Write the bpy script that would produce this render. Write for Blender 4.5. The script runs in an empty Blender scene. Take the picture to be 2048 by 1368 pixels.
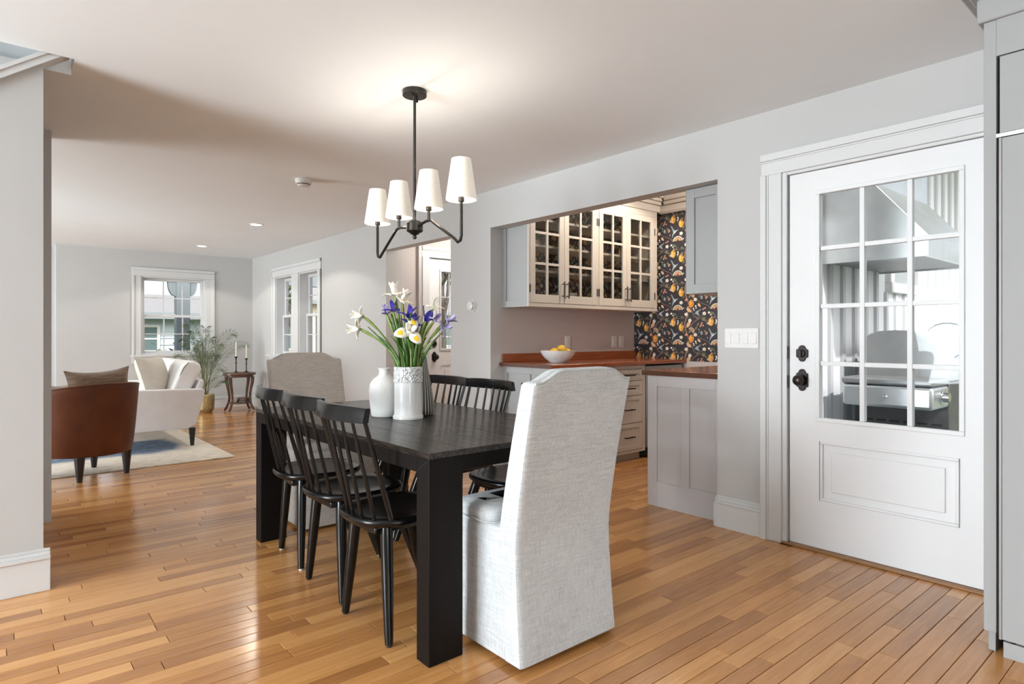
import bpy, bmesh, math, random
from mathutils import Vector, Matrix
rnd = random.Random(7)
PI = math.pi
S = bpy.context.scene
C = S.collection

# ------------------------------------------------------------------ camera, sky, lights, exposure
FPX, HORIZON, CAM_H, YAW = 1245.0, 672.0, 1.153, math.radians(40.33)
cam = bpy.data.objects.new('camera', bpy.data.cameras.new('camera'))
C.objects.link(cam)
cam.location = (0, 0, CAM_H)
cam.rotation_euler = (PI/2, 0, -YAW)
cam.data.sensor_width = 36.0
cam.data.lens = FPX/2048*36.0
cam.data.shift_y = -(684.0-HORIZON)/2048
cam.data.clip_start = 0.05
cam.data.clip_end = 300
S.camera = cam

w = bpy.data.worlds.new('sky'); S.world = w; w.use_nodes = True
nt = w.node_tree
for n in list(nt.nodes): nt.nodes.remove(n)
sky = nt.nodes.new('ShaderNodeTexSky'); sky.sky_type = 'NISHITA'
sky.sun_disc = False; sky.sun_elevation = math.radians(38); sky.sun_rotation = math.radians(200)
sky.air_density = 1.0; sky.dust_density = 3.0
hs = nt.nodes.new('ShaderNodeHueSaturation'); hs.inputs['Saturation'].default_value = 0.45
bg = nt.nodes.new('ShaderNodeBackground'); bg.inputs['Strength'].default_value = 0.20
wo = nt.nodes.new('ShaderNodeOutputWorld')
nt.links.new(sky.outputs[0], hs.inputs['Color']); nt.links.new(hs.outputs[0], bg.inputs[0]); nt.links.new(bg.outputs[0], wo.inputs[0])

def lamp(name, kind, loc, energy, color=(1,1,1), size=1.0, size_y=None, direction=None, radius=None, spread=None):
    d = bpy.data.lights.new(name, kind); d.energy = energy; d.color = color
    if kind == 'AREA':
        d.shape = 'RECTANGLE'; d.size = size; d.size_y = size_y or size
        if spread: d.spread = spread
    if radius is not None: d.shadow_soft_size = radius
    o = bpy.data.objects.new(name, d); C.objects.link(o); o.location = loc
    if direction is not None:
        o.rotation_euler = Vector(direction).to_track_quat('-Z', 'Y').to_euler()
    return o
sun = lamp('sun', 'SUN', (0, -10, 20), 2.1, (1.0, .98, .95), direction=(0.30, 0.75, -0.75)); sun.data.angle = math.radians(1)
# kitchen and side lamps are added fill; living room lamp is window daylight
lamp('kitchen_fill_light', 'AREA', (0.6, -5.9, 1.10), 85, (.86, .94, 1), 5.0, 1.7, (0, 1, 1.3))
lamp('side_fill_light', 'AREA', (-4.9, 2.4, 1.2), 470, (.86, .94, 1), 2.2, 2.0, (1, -.5, .98))
lamp('living_window_daylight', 'AREA', (-4.9, 7.9, 1.10), 370, (.88, .95, 1), 3.4, 1.7, (1, 0, 1.3))
S.view_settings.view_transform = 'Standard'
S.view_settings.look = 'None'
S.view_settings.exposure = 0.55
S.view_settings.gamma = 1.0
S.view_settings.use_curve_mapping = False

# ------------------------------------------------------------------ helpers
def lin(r, g, b):
    f = lambda c: (c/255/12.92) if c/255 <= .04045 else ((c/255+.055)/1.055)**2.4
    return (f(r), f(g), f(b))

class NT:
    def __init__(s, name):
        s.m = bpy.data.materials.new(name); s.m.use_nodes = True
        s.t = s.m.node_tree; s.b = s.t.nodes['Principled BSDF']; s.out = s.t.nodes['Material Output']
    def n(s, typ, **kw):
        o = s.t.nodes.new(typ)
        for k, v in kw.items():
            if k.startswith('i_'): o.inputs[k[2:].replace('_', ' ')].default_value = v
            else: setattr(o, k, v)
        return o
    def l(s, a, b): s.t.links.new(a, b)
    def coord(s, kind='Object', scale=(1,1,1), loc=(0,0,0), rot=(0,0,0)):
        tc = s.n('ShaderNodeTexCoord'); mp = s.n('ShaderNodeMapping')
        mp.inputs['Scale'].default_value = scale; mp.inputs['Location'].default_value = loc; mp.inputs['Rotation'].default_value = rot
        s.l(tc.outputs[kind], mp.inputs[0]); return mp.outputs[0]
    def noise(s, co, scale, detail=3, rough=.5, dist=0):
        o = s.n('ShaderNodeTexNoise'); o.inputs['Scale'].default_value = scale; o.inputs['Detail'].default_value = detail
        o.inputs['Roughness'].default_value = rough; o.inputs['Distortion'].default_value = dist
        s.l(co, o.inputs['Vector']); return o.outputs['Fac']
    def ramp(s, fac, stops):
        r = s.n('ShaderNodeValToRGB'); e = r.color_ramp.elements
        while len(e) < len(stops): e.new(.5)
        for k, (p, c) in enumerate(stops): e[k].position = p; e[k].color = (*c, 1)
        s.l(fac, r.inputs[0]); return r.outputs[0]
    def mix(s, fac, a, b, mode='MIX'):
        o = s.n('ShaderNodeMix', data_type='RGBA', blend_type=mode)
        for k, v in ((0, fac), (6, a), (7, b)):
            if hasattr(v, 'is_output'): s.l(v, o.inputs[k])
            else: o.inputs[k].default_value = v if k == 0 else (*v, 1)
        return o.outputs[2]
    def math(s, op, a, b=0.0):
        o = s.n('ShaderNodeMath', operation=op)
        for k, v in enumerate((a, b)):
            if hasattr(v, 'is_output'): s.l(v, o.inputs[k])
            else: o.inputs[k].default_value = v
        return o.outputs[0]
    def bump(s, h, strength=.2, dist=.01):
        o = s.n('ShaderNodeBump'); o.inputs['Strength'].default_value = strength; o.inputs['Distance'].default_value = dist
        s.l(h, o.inputs['Height']); s.l(o.outputs[0], s.b.inputs['Normal'])
    def col(s, c):
        if hasattr(c, 'is_output'): s.l(c, s.b.inputs['Base Color'])
        else: s.b.inputs['Base Color'].default_value = (*c, 1)

def mat(name, c, rough=.5, metal=0.0, var=0.0, nscale=30, bump=0.0, bscale=None, spec=.5, coat=0.0, sheen=0.0):
    t = NT(name)
    t.b.inputs['Roughness'].default_value = rough; t.b.inputs['Metallic'].default_value = metal
    t.b.inputs['Specular IOR Level'].default_value = spec; t.b.inputs['Coat Weight'].default_value = coat
    t.b.inputs['Sheen Weight'].default_value = sheen
    co = t.coord()
    f = t.noise(co, nscale, 3)
    lo = tuple(x*(1-var) for x in c); hi = tuple(min(1, x*(1+var)) for x in c)
    t.col(t.ramp(f, [(.3, lo), (.7, hi)]))
    if bump: t.bump(t.noise(co, bscale or nscale*4, 2), bump, .004)
    return t.m

def emis(name, c, strength):
    t = NT(name); t.col(c); t.b.inputs['Emission Color'].default_value = (*c, 1); t.b.inputs['Emission Strength'].default_value = strength
    return t.m

M = {}
M['wall'] = mat('wall_paint', (.530, .523, .512), .9, spec=.2, var=.012, nscale=2, bump=.03, bscale=300)
M['ceil'] = mat('ceiling_paint', (.86, .88, .89), .9, var=.01, nscale=2)
M['mauve'] = mat('nook_wall_paint', (.56, .51, .49), .85, var=.012, nscale=2)
M['trim'] = mat('white_trim_paint', (.66, .66, .655), .4, spec=.3, var=.01, nscale=5)
M['door'] = mat('white_door_paint', (.78, .78, .78), .45, spec=.3, var=.01, nscale=4)
M['cab'] = mat('taupe_cabinet_paint', (.56, .51, .455), .4, var=.015, nscale=6)
M['cabgrey'] = mat('grey_cabinet_paint', (.50, .48, .475), .45, var=.015, nscale=6)
M['cabblue'] = mat('pale_grey_cabinet_paint', (.37, .375, .37), .45, var=.015, nscale=6)
M['fridge'] = mat('warm_grey_panel_paint', (.37, .37, .368), .65, spec=.15, var=.01, nscale=4)
M['gap'] = mat('shadow_gap', (.03, .03, .03), .8)
M['bronze'] = mat('oil_rubbed_bronze', (.035, .028, .026), .32, .6, var=.4, nscale=60)
M['iron'] = mat('dark_bronze_metal', (.05, .045, .04), .33, .8, var=.2, nscale=40)
M['blackmetal'] = mat('black_metal_pull', (.02, .016, .014), .35, .6)
M['blackwood'] = mat('black_lacquer_wood', (.005, .005, .005), .24, var=.3, nscale=20, spec=.35, coat=.08)
M['darkleg'] = mat('espresso_leg_wood', (.012, .010, .009), .35, var=.2, nscale=20)
M['ceramic'] = mat('white_glazed_ceramic', (.70, .70, .68), .2, var=.01, nscale=8, coat=.4)
M['matteceramic'] = mat('white_matte_ceramic', (.70, .69, .67), .75, var=.03, nscale=20, bump=.15, bscale=90)
M['plastic'] = mat('white_plastic', (.76, .75, .73), .4, var=.01)
M['plastic_dark'] = mat('dark_grille', (.02, .02, .02), .6)
M['white_lam'] = mat('white_enamel', (.82, .82, .82), .5)
M['steel'] = mat('stainless_steel', (.58, .60, .60), .34, .85, var=.06, nscale=8)
M['steeldark'] = mat('grey_stainless_panel', (.34, .35, .35), .42, .6, var=.05, nscale=8)
M['steelwarm'] = mat('dark_grill_body', (.10, .10, .10), .45, .5, var=.1)
M['chrome'] = mat('chrome', (.8, .8, .8), .12, 1.0)
M['batten'] = mat('white_board_siding', (.80, .82, .84), .6, var=.015, nscale=3)
M['battenstrip'] = mat('grey_white_batten', (.56, .58, .60), .6, var=.02, nscale=3)
M['porch'] = mat('grey_green_porch_paint', (.25, .29, .305), .6, var=.04)
M['lawn'] = mat('lawn_grass', (.16, .19, .08), .95, var=.35, nscale=4)
M['siding_white'] = mat('pale_blue_siding', (.50, .58, .62), .7, var=.03, nscale=2)
M['siding_cream'] = mat('cream_siding', (.80, .70, .52), .7, var=.03, nscale=2)
M['roof_grey'] = mat('pale_shingle_roof', (.33, .325, .325), .85, var=.1, nscale=20)
M['bark'] = mat('tree_bark', (.10, .085, .07), .9, var=.3, nscale=20)
M['leaf_out'] = mat('spring_leaf', (.16, .24, .07), .7, var=.4, nscale=3)
M['hedge'] = mat('dry_hedge_leaf', (.25, .23, .13), .8, var=.4, nscale=3)
M['palmleaf'] = mat('palm_leaf', (.075, .115, .045), .5, var=.35, nscale=6)
M['palmstem'] = mat('palm_stem', (.14, .14, .05), .55, var=.2)
M['gold'] = mat('hammered_gold_metal', (.42, .33, .16), .38, .75, var=.12, nscale=30)
M['wax'] = mat('ivory_candle_wax', (.74, .71, .60), .5)
M['tablebrown'] = mat('carved_walnut_wood', (.105, .048, .026), .35, var=.35, nscale=14, coat=.2)
M['book1'] = mat('dark_book_cover', (.03, .025, .025), .5); M['book2'] = mat('brown_book_cover', (.16, .06, .04), .5)
M['pages'] = mat('book_paper', (.6, .55, .45), .8)
M['brass'] = mat('brass_chain', (.5, .36, .16), .3, .9)
M['whitesofa'] = mat('white_sofa_fabric', (.80, .775, .745), .9, var=.02, nscale=40, bump=.08, bscale=500, sheen=.2)
M['sofaarm'] = mat('pale_sofa_velvet', (.74, .70, .685), .85, var=.03, nscale=8, sheen=.3)
M['pillowbeige'] = mat('beige_linen_pillow', (.60, .55, .48), .9, var=.04, nscale=30, bump=.1, bscale=400)
M['pillowpale'] = mat('pale_grey_pillow', (.52, .48, .44), .9, var=.04, nscale=30)
M['piping'] = mat('dark_piping', (.16, .14, .12), .8)
M['stemgreen'] = mat('iris_stem_green', (.19, .27, .045), .45, var=.35, nscale=25)
M['bladegreen'] = mat('iris_blade_green', (.055, .135, .022), .42, var=.45, nscale=18)
M['lemon'] = mat('lemon_skin', (.80, .47, .045), .45, var=.1, nscale=25, bump=.15, bscale=160)
M['bulb'] = emis('warm_bulb', (1, .86, .66), 5.0)
M['canlens'] = emis('downlight_lens', (1, .95, .86), 7.0)
M['blueglass'] = mat('blue_glaze', (.03, .06, .25), .2)
M['leafy'] = mat('green_fruit_and_leaf', (.12, .22, .04), .5, var=.4, nscale=20)
M['soil'] = mat('dark_soil', (.03, .02, .015), .95)
M['threshold'] = mat('oak_threshold', (.30, .15, .06), .4, var=.15, nscale=10)

def wood_mat(name, stops, axis='X', rough=.3, gscale=7.0, attr=None, coat=0.0, bump=.06, spec=.5, bdist=.003):
    t = NT(name)
    sc = {'X': (.07, 1, 1), 'Y': (1, .07, 1), 'Z': (1, 1, .07)}[axis]
    co = t.coord('Object', tuple(s*gscale for s in sc))
    if attr:
        a = t.n('ShaderNodeAttribute', attribute_name=attr); comb = t.n('ShaderNodeVectorMath', operation='MULTIPLY_ADD')
        t.l(a.outputs['Fac'], comb.inputs[0]); comb.inputs[1].default_value = (37, 91, 53); t.l(co, comb.inputs[2]); co = comb.outputs[0]
    n1 = t.noise(co, 3.0, 5, .6, 1.2); n2 = t.noise(co, 14.0, 4, .65)
    f = t.math('ADD', t.math('MULTIPLY', n1, .55), t.math('MULTIPLY', n2, .45))
    if attr: f = t.math('ADD', t.math('MULTIPLY', f, .62), t.math('MULTIPLY', a.outputs['Fac'], .38))
    t.col(t.ramp(f, stops)); t.b.inputs['Roughness'].default_value = rough
    t.b.inputs['Coat Weight'].default_value = coat; t.b.inputs['Coat Roughness'].default_value = .15
    t.b.inputs['Specular IOR Level'].default_value = spec
    if bump: t.bump(n2, bump, bdist)
    return t.m
M['plank'] = wood_mat('oak_strip_floor', [(.28, (.35, .145, .044)), (.5, (.53, .240, .074)), (.72, (.70, .36, .128))], 'X', .22, 7, 'pr', coat=.25, bump=.05)
M['subfloor'] = mat('subfloor_dark', (.07, .035, .015), .8)
M['tabletop'] = wood_mat('espresso_table_top', [(.38, (.008, .006, .0055)), (.5, (.020, .015, .012)), (.62, (.065, .052, .043))], 'Y', .17, 6, None, bump=1.0, spec=.5, bdist=.012)  # pale grain contrast also stands in for highlight streaks on the boards
M['tableleg'] = wood_mat('espresso_table_leg', [(.3, (.004, .003, .0028)), (.7, (.009, .0065, .0055))], 'Z', .5, 12, None, bump=.12, spec=.15)
M['counter'] = wood_mat('mahogany_counter', [(.3, (.20, .045, .014)), (.7, (.36, .095, .030))], 'X', .22, 5, None, coat=.4, bump=.02)
M['counteredge'] = wood_mat('dark_mahogany_edge', [(.3, (.06, .022, .012)), (.7, (.12, .045, .022))], 'X', .3, 5, None)

def linen(name, c1, c2, sc=1.0):
    t = NT(name)
    a = t.noise(t.coord('Object', (340*sc, 340*sc, 16*sc)), 1.0, 2, .6)
    b = t.noise(t.coord('Object', (14*sc, 14*sc, 360*sc)), 1.0, 2, .6)
    g = t.noise(t.coord('Object'), 5, 3)
    f = t.math('ADD', t.math('ADD', t.math('MULTIPLY', a, .42), t.math('MULTIPLY', b, .42)), t.math('MULTIPLY', g, .16))
    t.col(t.ramp(f, [(.36, c1), (.58, c2)])); t.b.inputs['Roughness'].default_value = .92
    t.b.inputs['Sheen Weight'].default_value = .15
    t.bump(f, .25, .002); return t.m
M['linen'] = linen('grey_linen_slipcover', (.43, .44, .445), (.635, .66, .67))
M['linen_tan'] = linen('oatmeal_linen_slipcover', (.33, .295, .26), (.52, .48, .44))

def leather():
    t = NT('brown_leather'); co = t.coord()
    t.col(t.ramp(t.noise(co, 5, 4), [(.3, (.085, .024, .009)), (.7, (.135, .042, .016))]))
    t.b.inputs['Roughness'].default_value = .48; t.b.inputs['Specular IOR Level'].default_value = .2; v = t.n('ShaderNodeTexVoronoi'); v.inputs['Scale'].default_value = 320
    t.l(co, v.inputs['Vector']); t.bump(v.outputs['Distance'], .12, .002); return t.m
M['leather'] = leather()

def brownpillow():
    t = NT('crinkled_brown_fabric'); co = t.coord('Object', (6, 6, 60), rot=(0, .12, 0))
    f = t.noise(co, 1.4, 4, .6, 1.0)
    t.col(t.ramp(f, [(.3, (.10, .055, .030)), (.7, (.30, .19, .11))])); t.b.inputs['Roughness'].default_value = .7; t.b.inputs['Sheen Weight'].default_value = .4
    t.bump(f, .6, .01); return t.m
M['brownpillow'] = brownpillow()

def rugmat():
    t = NT('distressed_rug'); co = t.coord('Object')
    n1 = t.noise(t.coord('Object', (1, 5, 1)), 9, 5, .7, .5); n2 = t.noise(co, 1.6, 3); n3 = t.noise(co, 160, 2)
    base = t.ramp(n1, [(.30, (.34, .32, .30)), (.42, (.60, .53, .44)), (.58, (.78, .70, .59)), (.72, (.72, .53, .35))])
    blue = t.ramp(n1, [(.30, (.03, .05, .09)), (.5, (.10, .15, .22)), (.68, (.32, .36, .40)), (.8, (.5, .47, .42))])
    sep = t.n('ShaderNodeSeparateXYZ'); t.l(co, sep.inputs[0])
    # blue field in the rug's middle, worn border around it
    fx = t.math('SUBTRACT', 1.22, t.math('ABSOLUTE', sep.outputs[0])); fy = t.math('SUBTRACT', .50, t.math('ABSOLUTE', sep.outputs[1]))
    fm = t.math('MINIMUM', fx, fy); fm = t.math('ADD', fm, t.math('MULTIPLY', t.math('SUBTRACT', n2, .5), .5))
    fm = t.math('ADD', fm, t.math('MULTIPLY', t.math('SUBTRACT', n1, .5), .4))
    fm2 = t.math('ADD', fm, .5); k = t.ramp(fm2, [(.50, (0, 0, 0)), (.64, (1, 1, 1))])
    t.col(t.mix(k, base, blue)); t.b.inputs['Roughness'].default_value = .95; t.bump(n3, .3, .003); return t.m
M['rug'] = rugmat()

def glassmat(name, ior=1.25, tint=(1, 1, 1)):
    t = NT(name)
    tr = t.n('ShaderNodeBsdfTransparent'); tr.inputs[0].default_value = (*tint, 1)
    gl = t.n('ShaderNodeBsdfGlossy'); gl.inputs['Roughness'].default_value = .01
    fr = t.n('ShaderNodeFresnel'); fr.inputs['IOR'].default_value = ior
    ge = t.n('ShaderNodeNewGeometry'); fac = t.math('MULTIPLY', fr.outputs[0], t.math('SUBTRACT', 1.0, ge.outputs['Backfacing']))   # reflect off the front face only, a thin sheet has no internal reflection
    mx = t.n('ShaderNodeMixShader'); t.l(fac, mx.inputs[0]); t.l(tr.outputs[0], mx.inputs[1]); t.l(gl.outputs[0], mx.inputs[2])
    t.l(mx.outputs[0], t.out.inputs['Surface']); return t.m
M['glass'] = glassmat('window_glass')
M['cabglass'] = glassmat('cabinet_glass', 1.5, (.86, .86, .85))

def shademat():
    t = NT('lamp_shade_linen'); co = t.coord('Object', (200, 200, 40))
    f = t.noise(co, 1, 2)
    t.col(t.ramp(f, [(.3, (.78, .73, .65)), (.7, (.86, .82, .75))])); t.b.inputs['Roughness'].default_value = .9
    t.b.inputs['Emission Color'].default_value = (1, .90, .77, 1); t.b.inputs['Emission Strength'].default_value = .15
    t.bump(f, .15, .001); return t.m
M['shade'] = shademat()

def attrmat(name, rough=.6, attr='col', sheen=0):
    t = NT(name); a = t.n('ShaderNodeAttribute', attribute_name=attr); t.l(a.outputs['Color'], t.b.inputs['Base Color'])
    t.b.inputs['Roughness'].default_value = rough; t.b.inputs['Sheen Weight'].default_value = sheen; return t.m
M['wallpaper'] = attrmat('botanical_wallpaper_print', .55)
M['petal'] = attrmat('iris_petal', .55)
M['stripe'] = None

def stripemat():
    t = NT('black_striped_ceramic'); tc = t.n('ShaderNodeTexCoord'); sep = t.n('ShaderNodeSeparateXYZ'); t.l(tc.outputs['Object'], sep.inputs[0])
    an = t.math('ARCTAN2', sep.outputs[1], sep.outputs[0]); s = t.math('SINE', t.math('MULTIPLY', an, 22))
    t.col(t.ramp(s, [(.0, (.022, .02, .02)), (.42, (.022, .02, .02)), (.55, (.55, .52, .46))])); t.b.inputs['Roughness'].default_value = .35; return t.m
M['stripe'] = stripemat()

def embossmat():
    t = NT('embossed_white_ceramic'); co = t.coord(); t.col((.70, .70, .68)); t.b.inputs['Roughness'].default_value = .2; t.b.inputs['Coat Weight'].default_value = .4
    v = t.n('ShaderNodeTexVoronoi'); v.feature = 'F1'; v.inputs['Scale'].default_value = 75
    ds = t.n('ShaderNodeVectorMath', operation='ADD'); nz = t.n('ShaderNodeTexNoise'); nz.inputs['Scale'].default_value = 40
    t.l(co, nz.inputs['Vector']); sc = t.n('ShaderNodeVectorMath', operation='SCALE'); sc.inputs['Scale'].default_value = .03
    t.l(nz.outputs['Color'], sc.inputs[0]); t.l(co, ds.inputs[0]); t.l(sc.outputs[0], ds.inputs[1]); t.l(ds.outputs[0], v.inputs['Vector'])
    t.bump(v.outputs['Distance'], 1.0, .012); return t.m
M['emboss'] = embossmat()

# ---- mesh builder
class MB:
    def __init__(s, fn=None): s.v = []; s.f = []; s.fn = fn; s.c = []
    def add(s, vs, fs, col=None):
        o = len(s.v)
        s.v += [tuple(s.fn(*p)) if s.fn else tuple(p) for p in vs]
        s.f += [tuple(i+o for i in q) for q in fs]
        s.c += [col]*len(fs)
        return s
    def box(s, x0, x1, y0, y1, z0, z1):
        return s.add([(x0,y0,z0),(x1,y0,z0),(x1,y1,z0),(x0,y1,z0),(x0,y0,z1),(x1,y0,z1),(x1,y1,z1),(x0,y1,z1)],
                     [(0,3,2,1),(4,5,6,7),(0,1,5,4),(1,2,6,5),(2,3,7,6),(3,0,4,7)])
    def prism(s, poly, axis, a, b):
        n = len(poly)
        P = {'X': lambda p, t: (t, p[0], p[1]), 'Y': lambda p, t: (p[0], t, p[1]), 'Z': lambda p, t: (p[0], p[1], t)}[axis]
        vs = [P(p, a) for p in poly]+[P(p, b) for p in poly]
        fs = [tuple(range(n))[::-1], tuple(range(n, 2*n))]+[(i, (i+1) % n, n+(i+1) % n, n+i) for i in range(n)]
        return s.add(vs, fs)
    def loops(s, L, cap0=True, cap1=True, closed=True):
        n = len(L[0]); vs = [p for l in L for p in l]; fs = []
        for k in range(len(L)-1):
            for i in range(n if closed else n-1):
                j = (i+1) % n
                fs.append((k*n+i, k*n+j, (k+1)*n+j, (k+1)*n+i))
        if cap0: fs.append(tuple(range(n))[::-1])
        if cap1: fs.append(tuple(range((len(L)-1)*n, len(L)*n)))
        return s.add(vs, fs)
    def lathe(s, prof, n=24, c=(0,0,0), cap0=True, cap1=True):
        L = [[(c[0]+r*math.cos(2*PI*i/n), c[1]+r*math.sin(2*PI*i/n), c[2]+z) for i in range(n)] for r, z in prof]
        return s.loops(L, cap0, cap1)
    def tube(s, path, rad, n=8, cap=True, sq=1.0):
        P = [Vector(p) for p in path]; L = []
        R = rad if isinstance(rad, (list, tuple)) else [rad]*len(P)
        up = None
        for k, p in enumerate(P):
            t = (P[min(k+1, len(P)-1)]-P[max(k-1, 0)]).normalized()
            if up is None:
                up = Vector((0, 0, 1)) if abs(t.z) < .9 else Vector((1, 0, 0))
            a = t.cross(up).normalized(); up = a.cross(t).normalized()
            L.append([tuple(p+(a*math.cos(2*PI*i/n)+up*math.sin(2*PI*i/n)*sq)*R[k]) for i in range(n)])
        return s.loops(L, cap, cap)
    def grid(s, fn, nu, nv):
        vs = [fn(i/nu, j/nv) for j in range(nv+1) for i in range(nu+1)]
        return s.add(vs, [(j*(nu+1)+i, j*(nu+1)+i+1, (j+1)*(nu+1)+i+1, (j+1)*(nu+1)+i) for j in range(nv) for i in range(nu)])

def root_of(o):
    while o.parent: o = o.parent
    return o
def build(mb, name, m, parent=None, smooth=False, bev=0, world=False, recalc=True, solid=0, label=None, seg=2, colattr=False, ang=35):
    vs = mb.v
    if world and parent is not None:
        off = root_of(parent).location
        vs = [(x-off[0], y-off[1], z-off[2]) for x, y, z in vs]
    me = bpy.data.meshes.new(name); me.from_pydata(vs, [], mb.f); me.validate()
    if recalc:
        b = bmesh.new(); b.from_mesh(me); bmesh.ops.recalc_face_normals(b, faces=b.faces); b.to_mesh(me); b.free()
    me.materials.append(m)
    if smooth:
        me.polygons.foreach_set('use_smooth', [True]*len(me.polygons))
        me.set_sharp_from_angle(angle=math.radians(ang))
    if colattr:
        a = me.color_attributes.new('col', 'FLOAT_COLOR', 'CORNER')
        k = 0
        for p, c in zip(me.polygons, mb.c):
            for _ in p.loop_indices:
                a.data[k].color = (*c, 1); k += 1
    me.update()
    o = bpy.data.objects.new(name, me); C.objects.link(o)
    if parent is not None: o.parent = parent
    if solid:
        q = o.modifiers.new('thickness', 'SOLIDIFY'); q.thickness = solid; q.offset = 0
    if bev:
        q = o.modifiers.new('bevel', 'BEVEL'); q.width = bev; q.segments = seg; q.limit_method = 'ANGLE'; q.angle_limit = math.radians(40)
        me.polygons.foreach_set('use_smooth', [True]*len(me.polygons))
        if not smooth: me.set_sharp_from_angle(angle=math.radians(35))
    if label: o['label'] = label
    return o
def tag(o, label, cat, group=None, kind=None):
    o['label'] = label; o['category'] = cat
    if group: o['group'] = group
    if kind: o['kind'] = kind
    return o
def thing(name, label, cat, loc=(0,0,0), rz=0, group=None, kind=None):
    o = bpy.data.objects.new(name, None); C.objects.link(o); o.empty_display_size = .1
    o.location = loc; o.rotation_euler = (0, 0, rz)
    return tag(o, label, cat, group, kind)
def copy_tree(o, parent=None):
    c = o.copy(); C.objects.link(c); c.parent = parent
    for ch in list(o.children): copy_tree(ch, c)
    return c
def struct(name, mb, m, label, cat, bev=0):
    o = build(mb, name, m, bev=bev); return tag(o, label, cat, kind='structure')
def rrect(w, d, r, n=5, cx=0, cy=0):
    P = []
    for (sx, sy, a0) in ((1, 1, 0), (-1, 1, 90), (-1, -1, 180), (1, -1, 270)):
        for k in range(n+1):
            a = math.radians(a0+90*k/n); P.append((cx+sx*(w/2-r)+r*math.cos(a), cy+sy*(d/2-r)+r*math.sin(a)))
    return P
def drect(nx, ny, r=.16, n=3):
    # unit rounded rectangle (-1..1) with subdivided edges
    P = rrect(2, 2, r, n); out = []
    for i, p in enumerate(P):
        q = P[(i+1) % len(P)]; out.append(p)
        L = max(abs(q[0]-p[0]), abs(q[1]-p[1]))
        if L > .5:
            k = nx if abs(q[0]-p[0]) > abs(q[1]-p[1]) else ny
            out += [(p[0]+(q[0]-p[0])*j/k, p[1]+(q[1]-p[1])*j/k) for j in range(1, k)]
    return out
def bez(p0, p1, p2, p3, n):
    out = []
    for i in range(n+1):
        t = i/n; out.append(tuple((1-t)**3*a+3*(1-t)**2*t*b+3*(1-t)*t*t*c+t**3*d for a, b, c, d in zip(p0, p1, p2, p3)))
    return out
CS, SN = math.cos(YAW), math.sin(YAW)
def project(x, y, z):
    d = x*SN+y*CS; l = x*CS-y*SN
    return None if d < .05 else (1024+FPX*l/d, HORIZON-FPX*(z-CAM_H)/d, d)

# ------------------------------------------------------------------ structure
CE = 2.43; XW = 3.40; YF = 10.66
# floor with its strips
fb = MB().box(-5, 3.525, -6, YF+.3, -.14, -.013).box(3.525, 5.387, 1.95, 4.4, -.14, -.013).box(3.525, 5.4, 4.7, 6.25, -.14, -.013)
floor = struct('floor', fb, M['subfloor'], 'oak strip floor running through the dining and living rooms', 'floor')
PW = .0675
planks = []
row = 0
y = -.55
def ok_pt(x, y):
    if y > YF: return False
    return True
while y < YF:
    spans = [(-1.4, 3.40)]
    if 2.03 < y < 4.26: spans = [(-1.4, 5.38)]
    if 4.93 < y < 6.1: spans = [(-1.4, 5.35)]
    for x0, x1 in spans:
        x = x0 - rnd.uniform(0, .9)
        while x < x1:
            L = rnd.choice((.35, .5, .62, .75, .9, 1.1, 1.35))*rnd.uniform(.85, 1.15)
            a, b = max(x, x0), min(x+L, x1)
            if b-a > .03: planks.append((a, b, y, min(y+PW, YF)))
            x += L
    y += PW; row += 1
def plank_area(p):
    a, b, y0, y1 = p
    best = 0
    n = max(1, int((b-a)/.15)); vis = 0
    area = 0
    for k in range(n):
        xm = a+(b-a)*(k+.5)/n; q = project(xm, (y0+y1)/2, 0)
        if q and 0 < q[0] < 2048 and q[1] < 1368:
            if xm > 3.4 and y0 < 2.6: continue
            if q[0] < 100 and q[1] < 1180: continue
            area += ((b-a)/n)*PW*FPX*FPX*CAM_H/q[2]**3
    return area
planks.sort(key=plank_area, reverse=True)
def plank_geo(p, gap=.0009, ch=.0016, th=.012):
    a, b, y0, y1 = p; a += gap; b -= gap; y0 += gap; y1 -= gap
    return ([(a, y0, -th), (b, y0, -th), (b, y1, -th), (a, y1, -th), (a, y0, -ch), (b, y0, -ch), (b, y1, -ch), (a, y1, -ch),
             (a+ch, y0+ch, 0), (b-ch, y0+ch, 0), (b-ch, y1-ch, 0), (a+ch, y1-ch, 0)],
            [(0, 1, 5, 4), (1, 2, 6, 5), (2, 3, 7, 6), (3, 0, 4, 7), (4, 5, 9, 8), (5, 6, 10, 9), (6, 7, 11, 10), (7, 4, 8, 11), (8, 9, 10, 11)])
def pr_attr(me, vals):
    a = me.attributes.new('pr', 'FLOAT', 'FACE'); a.data.foreach_set('value', vals)
for p in planks[:300]:
    me = bpy.data.meshes.new('plank'); v, f = plank_geo(p); me.from_pydata(v, [], f); me.materials.append(M['plank'])
    pr_attr(me, [rnd.random()]*len(f))
    o = bpy.data.objects.new('plank', me); C.objects.link(o); o.parent = floor
sb = MB(); vals = []
for p in planks[300:]:
    v, f = plank_geo(p); sb.add(v, f); vals += [rnd.random()]*len(f)
me = bpy.data.meshes.new('strip_flooring'); me.from_pydata(sb.v, [], sb.f); me.materials.append(M['plank']); pr_attr(me, vals)
o = bpy.data.objects.new('strip_flooring', me); C.objects.link(o); o.parent = floor; o['kind'] = 'stuff'

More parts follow.
